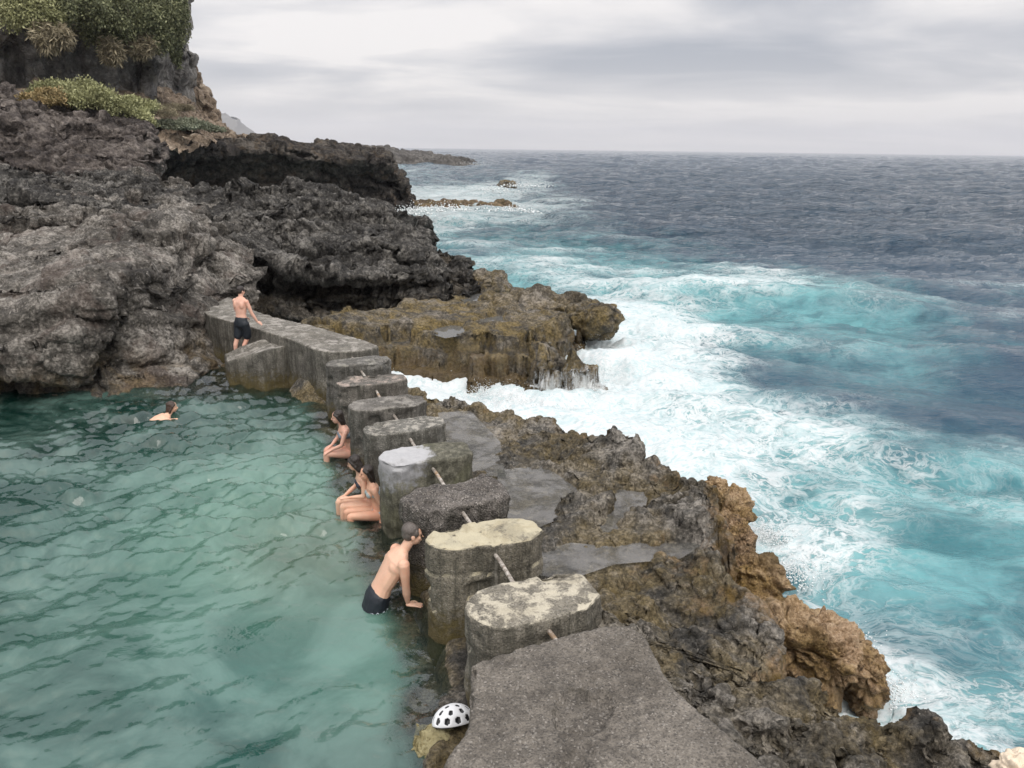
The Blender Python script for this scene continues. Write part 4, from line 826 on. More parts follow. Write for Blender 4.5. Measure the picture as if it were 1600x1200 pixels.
#@@PART4
# ------------------------------------------------------------------ people
def skin_mat(name, c):
    a = M(name); n = a.noise(9, 4, .6); n2 = a.noise(60, 3, .6)
    col = a.mix(n, tuple(x * .78 for x in c), tuple(min(1, x * 1.18) for x in c)); col = a.mix(a.mr(a.noise(4, 3, .5), .5, .7, 0, .4), col, (c[0] * 1.02, c[1] * .74, c[2] * .66))
    return a.done(a.prin(col, .48, a.bump(n2, .3, .002), **{'Subsurface Weight': .08}))
def hair_mat(name, c):
    a = M(name); n = a.noise(40, 4, .7, sz=(1, 1, .3))
    return a.done(a.prin(a.mix(n, tuple(x * .4 for x in c), tuple(x * 1.6 for x in c)), .45, a.bump(a.noise(90, 3, .6, sz=(1, 1, .25)), .8, .008)))
class Fig:
    """figure built in metres: f = forward, r = to its right, z = up, from an origin on the ground"""
    def __init__(s, org, face, sc=1.0):
        s.o = np.array(org, float); s.f = np.array([face[0], face[1], 0.]); s.f /= np.linalg.norm(s.f); s.r = np.cross(s.f, [0, 0, 1.]); s.sc = sc; s.V = []; s.F = []
    def w(s, p): return s.o + s.sc * (s.f * p[0] + s.r * p[1] + np.array([0, 0, p[2]]))
    def tube(s, pts, ra, rb=None, lat=(0, 1, 0), n=14):
        """rings of half width ra along lat and half depth rb across it"""
        pts = [np.array(p, float) for p in pts]; rb = rb or ra; lat = np.array(lat, float); rings = []; m_ = len(pts)
        P_ = []; A = []; B = []
        for i in range(m_): P_.append(pts[i]); A.append(ra[i]); B.append(rb[i])
        def ring(c, d, a, b):
            d = d / np.linalg.norm(d); v = np.cross(d, lat); v /= max(np.linalg.norm(v), 1e-6); u = np.cross(v, d)
            return [c + a * u * math.cos(2 * math.pi * k / n) + b * v * math.sin(2 * math.pi * k / n) for k in range(n)]
        for i in range(m_):
            d = P_[min(i + 1, m_ - 1)] - P_[max(i - 1, 0)]
            if i == 0:
                dd_ = d / np.linalg.norm(d); r = min(A[0], B[0])
                rings.append(ring(P_[0] - dd_ * r * .8, d, A[0] * .25, B[0] * .25)); rings.append(ring(P_[0] - dd_ * r * .55, d, A[0] * .72, B[0] * .72))
            rings.append(ring(P_[i], d, A[i], B[i]))
            if i == m_ - 1:
                dd_ = d / np.linalg.norm(d); r = min(A[-1], B[-1])
                rings.append(ring(P_[-1] + dd_ * r * .55, d, A[-1] * .72, B[-1] * .72)); rings.append(ring(P_[-1] + dd_ * r * .8, d, A[-1] * .25, B[-1] * .25))
        b0 = len(s.V)
        for rg in rings: s.V += [s.w(p) for p in rg]
        for i in range(len(rings) - 1):
            for k in range(n): a = b0 + i * n + k; b = b0 + i * n + (k + 1) % n; s.F.append((a, b, b + n, a + n))
        s.F.append(tuple(b0 + k for k in range(n))[::-1]); s.F.append(tuple(b0 + (len(rings) - 1) * n + k for k in range(n)))
    def ell(s, c, rad, fwd=(1, 0, 0), up=(0, 0, 1), n=14):
        fwd = np.array(fwd, float); fwd /= np.linalg.norm(fwd); up = np.array(up, float); up -= fwd * (up @ fwd); up /= np.linalg.norm(up); rg = np.cross(fwd, up); b0 = len(s.V); c = np.array(c, float)
        for i in range(n + 1):
            th = math.pi * max(.02, min(.98, i / n))
            for k in range(2 * n):
                ph = math.pi * k / n
                s.V.append(s.w(c + fwd * rad[0] * math.sin(th) * math.cos(ph) + rg * rad[1] * math.sin(th) * math.sin(ph) + up * rad[2] * math.cos(th)))
        m_ = 2 * n
        for i in range(n):
            for k in range(m_): a = b0 + i * m_ + k; b = b0 + i * m_ + (k + 1) % m_; s.F.append((a, a + m_, b + m_, b))
        s.F.append(tuple(b0 + k for k in range(m_))); s.F.append(tuple(b0 + n * m_ + k for k in range(m_))[::-1])
    def head(s, c, fwd, up=(0, 0, 1), k=1.0):
        """skull, jaw, brow, nose, lips, chin, ears around centre c"""
        fwd = np.array(fwd, float); fwd /= np.linalg.norm(fwd); up = np.array(up, float); up -= fwd * (up @ fwd); up /= np.linalg.norm(up); rg = np.cross(fwd, up); c = np.array(c, float); s.hc = (c, fwd, up, rg, k)
        at = lambda f, r, u: c + k * (fwd * f + rg * r + up * u)
        E = lambda p, rad, n=10: s.ell(at(*p), tuple(k * x for x in rad), fwd, up, n)
        E((-.008, 0, .025), (.095, .075, .092), 14); E((.022, 0, -.045), (.066, .058, .068)); E((.055, 0, -.088), (.026, .026, .022)); E((.068, 0, .022), (.022, .052, .014))
        s.tube([at(.086, 0, .012), at(.103, 0, -.014), at(.108, 0, -.028)], [.008 * k, .012 * k, .014 * k], n=8); E((.086, 0, -.056), (.012, .024, .006)); E((.084, 0, -.067), (.012, .020, .007))
        for q in (-1, 1): E((-.004, q * .077, -.012), (.020, .009, .032)); E((.055, q * .040, -.028), (.026, .018, .022))
    def hand(s, wr, dirv, nrm, side, curl=.25, k=1.0, spread=.22):
        """palm and five bent fingers; nrm points out of the back of the hand, side +1 puts the thumb along dir x nrm"""
        d = np.array(dirv, float); d /= np.linalg.norm(d); n = np.array(nrm, float); n -= d * (n @ d); n /= np.linalg.norm(n); t = np.cross(d, n) * side; wr = np.array(wr, float)
        s.tube([wr, wr + d * .045 * k, wr + d * .088 * k], [.028 * k, .040 * k, .042 * k], [.019 * k, .017 * k, .013 * k], lat=t, n=12)
        for i, (o, L) in enumerate(((.031, .075), (.010, .083), (-.011, .078), (-.031, .062))):
            b = wr + d * .088 * k + t * o * k; dd_ = d + t * (o / .031) * spread * .6; dd_ /= np.linalg.norm(dd_); p = [b]
            for j, fr in enumerate((.45, .32, .23)):
                c_ = curl * (j + .4); dj = dd_ * math.cos(c_) - n * math.sin(c_); p.append(p[-1] + dj * L * fr * k)
            s.tube(p, [.0095 * k, .0088 * k, .008 * k, .0068 * k], n=8)
        b = wr + d * .022 * k + t * .026 * k; s.tube([b, b + (d * .6 + t * .8) * .036 * k, b + (d * .85 + t * .62) * .066 * k, b + (d * .95 + t * .35) * .090 * k - n * .006], [.014 * k, .012 * k, .0095 * k, .0078 * k], n=8)
    def build(s, name, mat, parent, vox=.008, smooth=4, disp=None):
        me = bpy.data.meshes.new(name); me.from_pydata([tuple(v) for v in s.V], [], s.F); bm = bmesh.new(); bm.from_mesh(me); bmesh.ops.recalc_face_normals(bm, faces=bm.faces); bm.to_mesh(me); bm.free()
        o = bpy.data.objects.new(name, me); COL.objects.link(o)
        r = o.modifiers.new('r', 'REMESH'); r.mode = 'VOXEL'; r.voxel_size = vox; q = o.modifiers.new('s', 'SMOOTH'); q.factor = .5; q.iterations = smooth
        dg = bpy.context.evaluated_depsgraph_get(); me2 = bpy.data.meshes.new_from_object(o.evaluated_get(dg)); o.modifiers.clear(); o.data = me2; me2.name = name
        me2.polygons.foreach_set('use_smooth', np.ones(len(me2.polygons), bool)); me2.materials.clear(); me2.materials.append(mat)
        if disp:
            co_ = np.empty(len(me2.vertices) * 3, np.float32); me2.vertices.foreach_get('co', co_); co_ = co_.reshape(-1, 3).astype(float); nn = np.empty(len(me2.vertices) * 3, np.float32); me2.vertices.foreach_get('normal', nn)
            me2.vertices.foreach_set('co', (co_ + nn.reshape(-1, 3) * disp(co_)[:, None]).astype(np.float32).ravel()); me2.update()
        put(o, parent); s.V = []; s.F = []; return o
def person(org, label, group=None):
    e_ = empty('person', tuple(org)); tag(e_, label, 'person', group); return e_
sk_pink = skin_mat('skin_pink', (.62, .36, .27)); sk_fair = skin_mat('skin_fair', (.66, .41, .29)); sk_tan = skin_mat('skin_tan', (.60, .34, .23))
hr_dark = hair_mat('hair_dark', (.022, .016, .013)); hr_grey = hair_mat('hair_grey', (.10, .085, .075)); hr_brown = hair_mat('hair_brown', (.045, .026, .018))
m_eye = plain('eye', (.02, .015, .012), .3); m_short = plain('black_swim_cloth', (.010, .014, .020), .5, 40, .4, .004); m_trim = plain('pale_trim', (.35, .38, .42), .6)
def hair(F_, parent, mat, kind='short', vox=.008):
    c, fwd, up, rg, k = F_.hc; at = lambda f, r, u: c + k * (fwd * f + rg * r + up * u); E = lambda p, rad: F_.ell(at(*p), tuple(k * x for x in rad), fwd, up, 14)
    E((-.022, 0, .045), (.094, .083, .082))
    E((-.045, 0, .000), (.066, .078, .070))
    if kind == 'short':
        for q in (-1, 1): E((.004, q * .066, .030), (.05, .016, .045))
    else:
        for q in (-1, 1): F_.tube([at(.05, q * .045, .070), at(.01, q * .076, .03), at(-.03, q * .075, -.05), at(-.05, q * .055, -.13)], [k * .022, k * .024, k * .026, k * .022])
        F_.tube([at(-.06, 0, .02), at(-.075, 0, -.06), at(-.085, .01, -.14), at(-.075, .02, -.23), at(-.06, .03, -.33)][:5 if kind == 'long' else 3], [k * .07, k * .068, k * .058, k * .045, k * .022][:5 if kind == 'long' else 3], [k * .05, k * .042, k * .036, k * .028, k * .016][:5 if kind == 'long' else 3], lat=rg)
    o = F_.build('hair', mat, parent, vox, 2, lambda p: .006 * fbm(p, 45, 3, 3)); return o
def eyes(F_, parent):
    c, fwd, up, rg, k = F_.hc
    for q in (-1, 1):
        F_.ell(c + k * (fwd * .0835 + rg * q * .031 + up * .0), (.008 * k, .013 * k, .006 * k), fwd, up, 8); o = F_.build('eye', m_eye, parent, .003, 1)

# man pushing himself up out of the water, in profile
HP = W(7.80, 1.72, .0)
fg = Fig(HP, NA_, 1.10); pm = person(HP, 'man in black swim shorts leaning out of the water on straight arms')
# origin: point between his hands on the ledge; body leans over it from the pool
fg.tube([(-.30, 0, -.06), (-.27, 0, .05), (-.205, 0, .19), (-.115, 0, .33), (-.045, 0, .45), (.0, 0, .52)], [.150, .165, .150, .168, .185, .150], [.115, .118, .098, .112, .112, .075])
fg.tube([(-.02, 0, .50), (.045, 0, .575), (.085, 0, .635)], [.085, .058, .055], [.065, .055, .055])
for q in (-1, 1):
    fg.ell((-.02, q * .175, .475), (.062, .058, .062))                                                   # shoulder
    fg.ell((-.085, q * .10, .39), (.07, .075, .10), fwd=(1, 0, .5))                                      # shoulder blade
    hp = (.02 if q > 0 else .05, q * .19, .035)
    fg.tube([(-.02, q * .185, .475), (-.015, q * .20, .37), (-.012, q * .205, .27), (-.005, q * .20, .16), (hp[0] - .015, hp[1], hp[2] + .02)], [.056, .050, .041, .042, .027], [.060, .052, .042, .043, .025])
    fg.hand((hp[0] - .02, hp[1], hp[2] - .012), (.95, .25 * q, -.12), (0, 0, 1), 1 if q > 0 else -1, .12)
    fg.tube([(-.29, q * .085, -.04), (-.36, q * .10, -.25), (-.42, q * .11, -.50)], [.090, .076, .056], [.092, .078, .058]); fg.tube([(-.42, q * .11, -.50), (-.52, q * .11, -.70), (-.60, q * .11, -.88)], [.056, .052, .034])
fg.head((.125, 0, .715), (.96, .10, -.12), (.1, 0, 1), 1.04)
fg.build('body', sk_fair, pm, .0075, 5); hair(fg, pm, hr_grey); eyes(fg, pm)
fg.tube([(-.335, 0, -.16), (-.30, 0, -.06), (-.268, 0, .06), (-.245, 0, .105)], [.172, .180, .178, .170], [.138, .136, .131, .124])
for q in (-1, 1): fg.tube([(-.30, q * .085, -.08), (-.37, q * .10, -.33)], [.108, .100], [.112, .104])
sh = fg.build('swim_shorts', m_short, pm, .012, 3, lambda p: .006 * fbm(p, 14, 3, 3))
fg.tube([(-.321, q_, -.012 + .006 * math.sin(q_ * 60)) for q_ in (0,)] + [(-.325, .06, -.012)], [.004, .004]); fg.V = []; fg.F = []
pts_ = []
for k in range(15):
    th = -2.5 + 2.6 * k / 14; pts_.append(fg.w((-.285 - .02 * 0 + .140 * -math.cos(th) * .93, .186 * -math.sin(th), -.035 + .018 * math.sin(k * 2.4))))
put(tube('trim', pts_, .006, m_trim, 6), pm).parent = pm

# standing man climbing onto the wall, seen from behind
SO = W(17.66, .40, .50); face = P(430, 430, z=1.1)[:2] - P(383, 520, z=.9)[:2]
fs = Fig(SO, (.42, .90), .91); ps = person(SO, 'shirtless man in black shorts standing on the rocks with one hand on the wall')
hipz = .86
fs.tube([(.10, .06, .83), (.11, .06, .93), (.12, .055, 1.05), (.14, .045, 1.20), (.155, .04, 1.34), (.165, .035, 1.42)], [.155, .158, .140, .165, .190, .155], [.105, .105, .092, .108, .108, .07])
fs.tube([(.165, .035, 1.40), (.18, .035, 1.47), (.19, .035, 1.53)], [.085, .056, .054], [.062, .054, .054])
fs.head((.205, .035, 1.60), (.97, .18, -.22), (.1, 0, 1))
for q in (-1, 1):
    fs.ell((.16, .04 + q * .18, 1.36), (.058, .058, .06)); fs.ell((.09, .04 + q * .09, 1.27), (.06, .07, .10))
fs.tube([(.16, .225, 1.36), (.19, .27, 1.22), (.215, .30, 1.09)], [.052, .047, .039]); fs.tube([(.215, .30, 1.09), (.26, .335, .98), (.31, .37, .865)], [.039, .038, .025])
fs.hand((.31, .37, .865), (.6, .45, -.55), (-.4, .1, .8), 1, .25)
fs.tube([(.16, -.145, 1.36), (.20, -.19, 1.22), (.235, -.20, 1.10)], [.052, .047, .039]); fs.tube([(.235, -.20, 1.10), (.33, -.17, 1.0), (.40, -.12, .93)], [.039, .037, .025]); fs.hand((.40, -.12, .93), (.7, .3, -.5), (-.3, -.2, .9), -1, .25)
# standing leg and stepping leg
fs.tube([(.10, -.04, .84), (.09, -.055, .66), (.055, -.07, .47)], [.092, .082, .056]); fs.tube([(.055, -.07, .47), (-.01, -.085, .30), (-.02, -.095, .085)], [.056, .053, .034])
fs.tube([(-.055, -.095, .045), (.02, -.095, .045), (.13, -.10, .028)], [.032, .040, .036], [.035, .032, .018], lat=(0, 1, 0))
fs.tube([(.10, .155, .84), (.17, .15, .66), (.20, .12, .47)], [.092, .082, .056]); fs.tube([(.20, .12, .47), (.11, .08, .29), (.06, .04, .10)], [.056, .053, .034])
fs.tube([(.03, .04, .05), (.10, .05, .045), (.20, .06, .028)], [.032, .040, .036], [.035, .032, .018], lat=(0, 1, 0))
fs.build('body', sk_pink, ps, .010, 4); hair(fs, ps, hr_dark)
fs.tube([(.10, .06, .79), (.10, .06, .88), (.112, .06, .965)], [.176, .174, .160], [.128, .124, .108])
fs.tube([(.10, -.035, .84), (.095, -.05, .66), (.07, -.06, .50)], [.112, .108, .100]); fs.tube([(.10, .15, .84), (.165, .14, .66), (.19, .125, .50)], [.112, .108, .100])
fs.build('swim_shorts', m_short, ps, .014, 3, lambda p: .006 * fbm(p, 12, 3, 3))

# seated bathers with their legs in the water
def seated(s, a, z, label, skin, hmat, hkind, arms, sc=1.0, lean=.0, headf=(1, 0, -.1), suit=None, dy=0., kn=.0):
    org = W(s, a, z); F_ = Fig(org, -NA_, sc); p = person(org, label, 'bathers sitting on the ledge between the pillars')
    L = lambda f, h: f + lean * h
    F_.tube([(L(0, 0), 0, .07), (L(.005, .12), 0, .17), (L(.03, .26), 0, .29), (L(.06, .4), 0, .42), (L(.075, .5), 0, .51), (L(.08, .55), 0, .55)], [.150, .140, .110, .135, .155, .12], [.105, .098, .080, .095, .085, .06])
    F_.tube([(L(.08, .55), 0, .54), (L(.10, .62), 0, .61), (L(.115, .66), 0, .65)], [.065, .045, .045])
    F_.head((L(.14, .73), 0, .725), headf, (.05, 0, 1), .95)
    for q in (-1, 1):
        F_.ell((L(.075, .5), q * .15, .50), (.05, .048, .05)); F_.ell((.0, q * .075, .06), (.11, .09, .085))
        kx = .44 + (kn if q > 0 else 0); kz = .125
        F_.tube([(.03, q * .085, .075), (.22, q * .09, .10), (kx, q * .085, kz)], [.085, .072, .052], lat=(0, 1, 0)); F_.tube([(kx, q * .085, kz), (kx + .0, q * .085, -.10), (kx - .05, q * .085, -.36)], [.052, .050, .034])
        F_.tube([(kx - .06, q * .085, -.40), (kx + .10, q * .085, -.44)], [.036, .036], [.03, .02])
        sp_ = (L(.075, .5), q * .165, .49); A = arms[0 if q < 0 else 1]
        if A == 'knee': el = (.20, q * .20, .29); wr = (kx - .09, q * .11, kz + .075); hd = (1, 0, -.4)
        elif A == 'fwd': el = (.16, q * .19, .28); wr = (.36, q * .14, .27); hd = (1, -.1 * q, .1)
        else: el = (L(.0, .3), q * .20, .28); wr = (-.02, q * .21, .065); hd = (.5, .2 * q, -.6)
        F_.tube([sp_, tuple((np.array(sp_) + el) / 2), el], [.043, .039, .033]); F_.tube([el, tuple((np.array(el) + wr) / 2), wr], [.033, .031, .021]); F_.hand(wr, hd, (0, 0, 1), 1 if q > 0 else -1, .3, .9)
    for q in (-1, 1):
        if suit: F_.ell((L(.125, .42), q * .06, .41), (.052, .055, .055))
    b = F_.build('body', skin, p, .0085, 4); hair(F_, p, hmat, hkind); eyes(F_, p)
    if suit:
        F_.tube([(L(-.005, 0), 0, .045), (0, 0, .10), (.003, 0, .135)], [.165, .168, .160], [.122, .118, .112]); F_.build('swimsuit', suit, p, .010, 2)
        for q in (-1, 1): F_.ell((L(.135, .42), q * .06, .405), (.050, .054, .052))
        F_.tube([(L(.045, .40), 0, .398), (L(.045, .4), 0, .425)], [.148, .150], [.105, .105]); F_.build('bikini_top', suit, p, .009, 2)
    return p
m_bik = plain('patterned_bikini', (.30, .36, .36), .6, 60, .8)
seated(9.93, 1.90, -.02, 'woman with long wet black hair in a pale bikini beside the salt whitened pillar', sk_tan, hr_dark, 'long', ('side', 'side'), .97, .04, (1, -.05, -.05), m_bik, kn=.02)
seated(10.20, 1.86, .02, 'dark haired bather looking down, half hidden behind the long haired woman', sk_fair, hr_dark, 'bob', ('fwd', 'knee'), 1.0, .14, (1, .55, -.35), plain('dark_bikini', (.03, .035, .05), .6), kn=.03)
seated(12.32, 1.93, -.01, 'slim bather reaching for the knees, half hidden by the wide grey pillar', sk_pink, hr_dark, 'bob', ('knee', 'knee'), 1.0, .10, (1, .1, -.15), plain('blue_grey_bikini', (.16, .20, .24), .6), kn=-.03)
# swimmer
SW = P(254, 652, 0.) - np.array([0, 0, .05]); fw_ = Fig(SW, (.80, .60), .95); pw_ = person(SW, 'dark haired swimmer with bare shoulders crossing the far end of the pool')
fw_.tube([(-.42, 0, -.20), (-.25, 0, -.07), (-.10, 0, .0), (.02, 0, .035), (.10, 0, .05)], [.13, .14, .165, .195, .14], [.09, .09, .10, .09, .06]); fw_.tube([(.09, 0, .06), (.15, 0, .13), (.17, 0, .17)], [.07, .055, .053])
fw_.head((.20, 0, .235), (.95, .25, -.1), (-.05, 0, 1))
for q in (-1, 1): fw_.ell((.04, q * .18, .03), (.06, .055, .055)); fw_.tube([(-.40, q * .08, -.2), (-.8, q * .1, -.3), (-1.1, q * .12, -.42)], [.08, .06, .04])
fw_.tube([(.04, .20, .02), (.26, .26, .02), (.33, .25, .02)], [.048, .038, .034]); fw_.tube([(.33, .25, .02), (.40, .20, .03), (.46, .14, .05)], [.034, .032, .022]); fw_.hand((.46, .14, .05), (1, -.3, .1), (0, 0, 1), 1, .2)
fw_.tube([(.04, -.20, .02), (.20, -.30, -.03), (.32, -.30, -.07)], [.048, .040, .034]); fw_.tube([(.32, -.30, -.07), (.55, -.26, -.09)], [.034, .022]); fw_.hand((.55, -.26, -.09), (1, .1, -.1), (0, 0, 1), -1, .2)
fw_.build('body', sk_fair, pw_, .010, 4); hair(fw_, pw_, hr_brown, 'bob')

# ------------------------------------------------------------------ white helmet left on the ledge
def helmet():
    c = P(708, 1128, .16); e_ = empty('helmet', tuple(c)); tag(e_, 'white cycling helmet with black vent slots lying on the ledge', 'helmet')
    n, m_ = 40, 80; V = []; H_ = .155; holes = []
    for row, (el_, cnt, off) in enumerate(((.30, 11, 0.), (.78, 8, .3), (1.20, 4, .2))):
        for k in range(cnt): holes.append((el_, 2 * math.pi * (k + off) / cnt, (.12, .10, .11)[row], (.20, .16, .13)[row]))
    msk = []
    for i in range(n + 1):
        el_ = math.pi / 2 * (1 - i / n) * .999
        for k in range(m_):
            az = 2 * math.pi * k / m_; hm = 0
            for (he, ha, wa, we) in holes:
                da = (az - ha + math.pi) % (2 * math.pi) - math.pi; hm = max(hm, 1 - ((da * math.cos(el_) / wa) ** 2 + ((el_ - he) / we) ** 2))
            hm = max(0, min(1, hm * 3)); r = 1 - .13 * hm + .0
            V.append((.20 * math.cos(el_) * math.cos(az) * r, .14 * math.cos(el_) * math.sin(az) * r, .155 * math.sin(el_) * r)); msk.append(hm)
    Fc = [];
    for i in range(n):
        for k in range(m_): a = i * m_ + k; b = i * m_ + (k + 1) % m_; Fc.append((a, a + m_, b + m_, b))
    for (i0) in (n,):
        b0 = len(V)
        for k in range(m_): az = 2 * math.pi * k / m_; V.append((.183 * math.cos(az), .125 * math.sin(az), -.012)); msk.append(1.)
        for k in range(m_): a = n * m_ + k; b = n * m_ + (k + 1) % m_; Fc.append((a, b0 + k, b0 + (k + 1) % m_, b))
        Fc.append(tuple(b0 + k for k in range(m_)))
    a = M('helmet_shell'); f = a.mr(a.attr('vent'), .12, .3)
    mat = a.done(a.prin(a.mix(f, (.72, .73, .74), (.012, .012, .014)), .35))
    o = mesh_obj('shell', V, Fc, mat, attrs={'vent': msk}); o.parent = e_
    e_.rotation_euler = (math.radians(-22), math.radians(12), math.radians(35))
    s_ = tube('strap', [(.09, .09, -.01), (.11, .12, -.05), (.15, .13, -.09), (.19, .10, -.10)], .005, m_short, 6); s_.parent = e_
helmet()

# ------------------------------------------------------------------ running white water
def foam_water():
    a = M('white_water'); n = a.noise(14, 4, .65, sz=(1, 1, .25)); c = a.mix(n, (.55, .60, .60), (.88, .89, .89)); return a.done(a.prin(c, .55, a.bump(n, .6, .03)))
m_ww = foam_water()
def streams(name, label, starts, S, seed, ln=.9, w=(.02, .05), down=-.85, follow=(0., -1.)):
    r = np.random.default_rng(seed); poly, X, Y, G = S; g = G.reshape(-1, 3); V = []; Fc = []
    for (x, y) in starts:
        p = np.array([x, y]); d = np.array(follow) + r.normal(0, .25, 2); d /= np.linalg.norm(d); pts = []; wd = r.uniform(*w)
        for k in range(26):
            i = np.argmin((g[:, 0] - p[0]) ** 2 + (g[:, 1] - p[1]) ** 2); z = g[i, 2]; pts.append(np.array([p[0], p[1], z + .025]))
            if z < down: break
            nb = g[np.argmin((g[:, 0] - p[0] - d[0] * .09) ** 2 + (g[:, 1] - p[1] - d[1] * .09) ** 2), 2]
            p = p + d * .085 + r.normal(0, .012, 2)
        pts = np.array(pts)
        if len(pts) < 4: continue
        Q = crom(pts, np.linspace(0, len(pts) - 1, 60)); Q[:, 2] = np.minimum.accumulate(Q[:, 2]); b0 = len(V); n = 7
        for i, q in enumerate(Q):
            t = Q[min(i + 1, 59)] - Q[max(i - 1, 0)]; t /= max(np.linalg.norm(t), 1e-6); u = np.cross(t, [0, 0, 1.]); lu = np.linalg.norm(u); u = u / lu if lu > .2 else np.array([1., 0, 0]); v = np.cross(u, t)
            wi = wd * (.4 + .6 * math.sin(math.pi * min(1, (i + 4) / 66))) * (1 + .5 * math.sin(i * .9 + x * 9))
            for k in range(n): th = 2 * math.pi * k / n; V.append(q + u * wi * math.cos(th) + v * wi * .4 * math.sin(th))
        for i in range(59):
            for k in range(n): a = b0 + i * n + k; b = b0 + i * n + (k + 1) % n; Fc.append((a, b, b + n, a + n))
    return tag(mesh_obj(name, V, Fc, m_ww), label, kind='stuff')
def veil(S, rect, off):
    poly, X, Y, G = S; nr, nc = G.shape[:2]; g = G.reshape(-1, 3); n = gnormals(G).reshape(-1, 3); n = np.where(n[:, 2:3] < 0, -n, n)
    px, py = project(g); ins = (px > rect[0]) & (px < rect[2]) & (py > rect[1]) & (py < rect[3]) & (g[:, 2] > -.95); fc = gridfaces(nr, nc); fc = fc[ins[fc].all(1)]
    us = np.unique(fc); rm = np.full(len(g), -1); rm[us] = np.arange(len(us)); q = (g + n * off)[us]
    w = sstep(px[us], rect[0], rect[0] + 45) * sstep(rect[2] - px[us], -1, 6) * sstep(py[us], rect[1], rect[1] + 25) * (.55 + .45 * sstep(py[us], 560, 600))
    a = M('water_veil'); st = a.noise(9, 5, .7, .6, sz=(1.2, 1.2, .4)); st2 = a.noise(2.2, 4, .6, .4, sz=(1, 1, .3)); f = a.mr(a.mth('ADD', a.mth('MULTIPLY', a.attr('wash'), .62), a.mth('ADD', a.mth('MULTIPLY', st, .8), a.mth('MULTIPLY', st2, .5))), 1.04, 1.42, 0, .6)
    tr = a.n('ShaderNodeBsdfTransparent'); ms_ = a.n('ShaderNodeMixShader'); a.l(f, ms_.inputs[0]); a.l(tr.outputs[0], ms_.inputs[1]); a.l(a.prin((.72, .75, .75), .4, a.bump(st, .6, .03)), ms_.inputs[2])
    return mesh_obj('water_veil', q, rm[fc], a.done(ms_.outputs[0]), attrs={'wash': w})
tag(veil(S2, (800, 488, 950, 640), .035), 'white water running off the end of the outer shelf', kind='stuff')
# bursts of spray where the surf hits the rock: many small drops and torn sheets
def spray(name, label, spots, seed, n, sz):
    r = np.random.default_rng(seed); V = []; Fc = []
    ico = [(0, 0, 1), (.9, 0, .45), (.28, .85, .45), (-.72, .53, .45), (-.72, -.53, .45), (.28, -.85, .45), (0, 0, -1)]; fi = [(0, 1, 2), (0, 2, 3), (0, 3, 4), (0, 4, 5), (0, 5, 1), (6, 2, 1), (6, 3, 2), (6, 4, 3), (6, 5, 4), (6, 1, 5)]
    for (c, rad, hgt) in spots:
        for k in range(n):
            q = np.array(c) + np.array([r.normal(0, rad), r.normal(0, rad), abs(r.normal(0, hgt))]); s_ = sz * r.uniform(.3, 1.3) * (1.6 - min(1, (q[2] - c[2]) / (2 * hgt))) ; b0 = len(V)
            for v in ico: V.append(q + np.array(v) * s_ * r.uniform(.6, 1.5, 3))
            for f in fi: Fc.append((b0 + f[0], b0 + f[1], b0 + f[2]))
    return tag(mesh_obj(name, V, np.array(Fc), m_ww), label, kind='stuff')
sp_ = [(P(x, y, SEA + .05), r_, h_) for x, y, r_, h_ in ((925, 625, .35, .22), (950, 600, .4, .25), (880, 640, .35, .16), (940, 560, .4, .3), (800, 628, .4, .16), (760, 617, .3, .12), (1010, 690, .3, .12), (1200, 840, .18, .1), (1235, 900, .18, .12), (1375, 1080, .15, .12), (1330, 1010, .12, .1))]
spray('spray', 'white spray thrown up along the edge of the lava shelves', sp_, 5, 700, .009)
sp_ = [(P(x, y, SEA + .2), r_, h_) for x, y, r_, h_ in ((770, 300, 1.6, .5), (820, 292, 1.8, .4), (700, 330, 1.5, .4), (800, 332, 1.2, .3), (640, 335, 1., .4), (740, 258, 4., 1.))]
spray('far_spray', 'white surf spray around the reef rocks far out', sp_, 6, 260, .07)

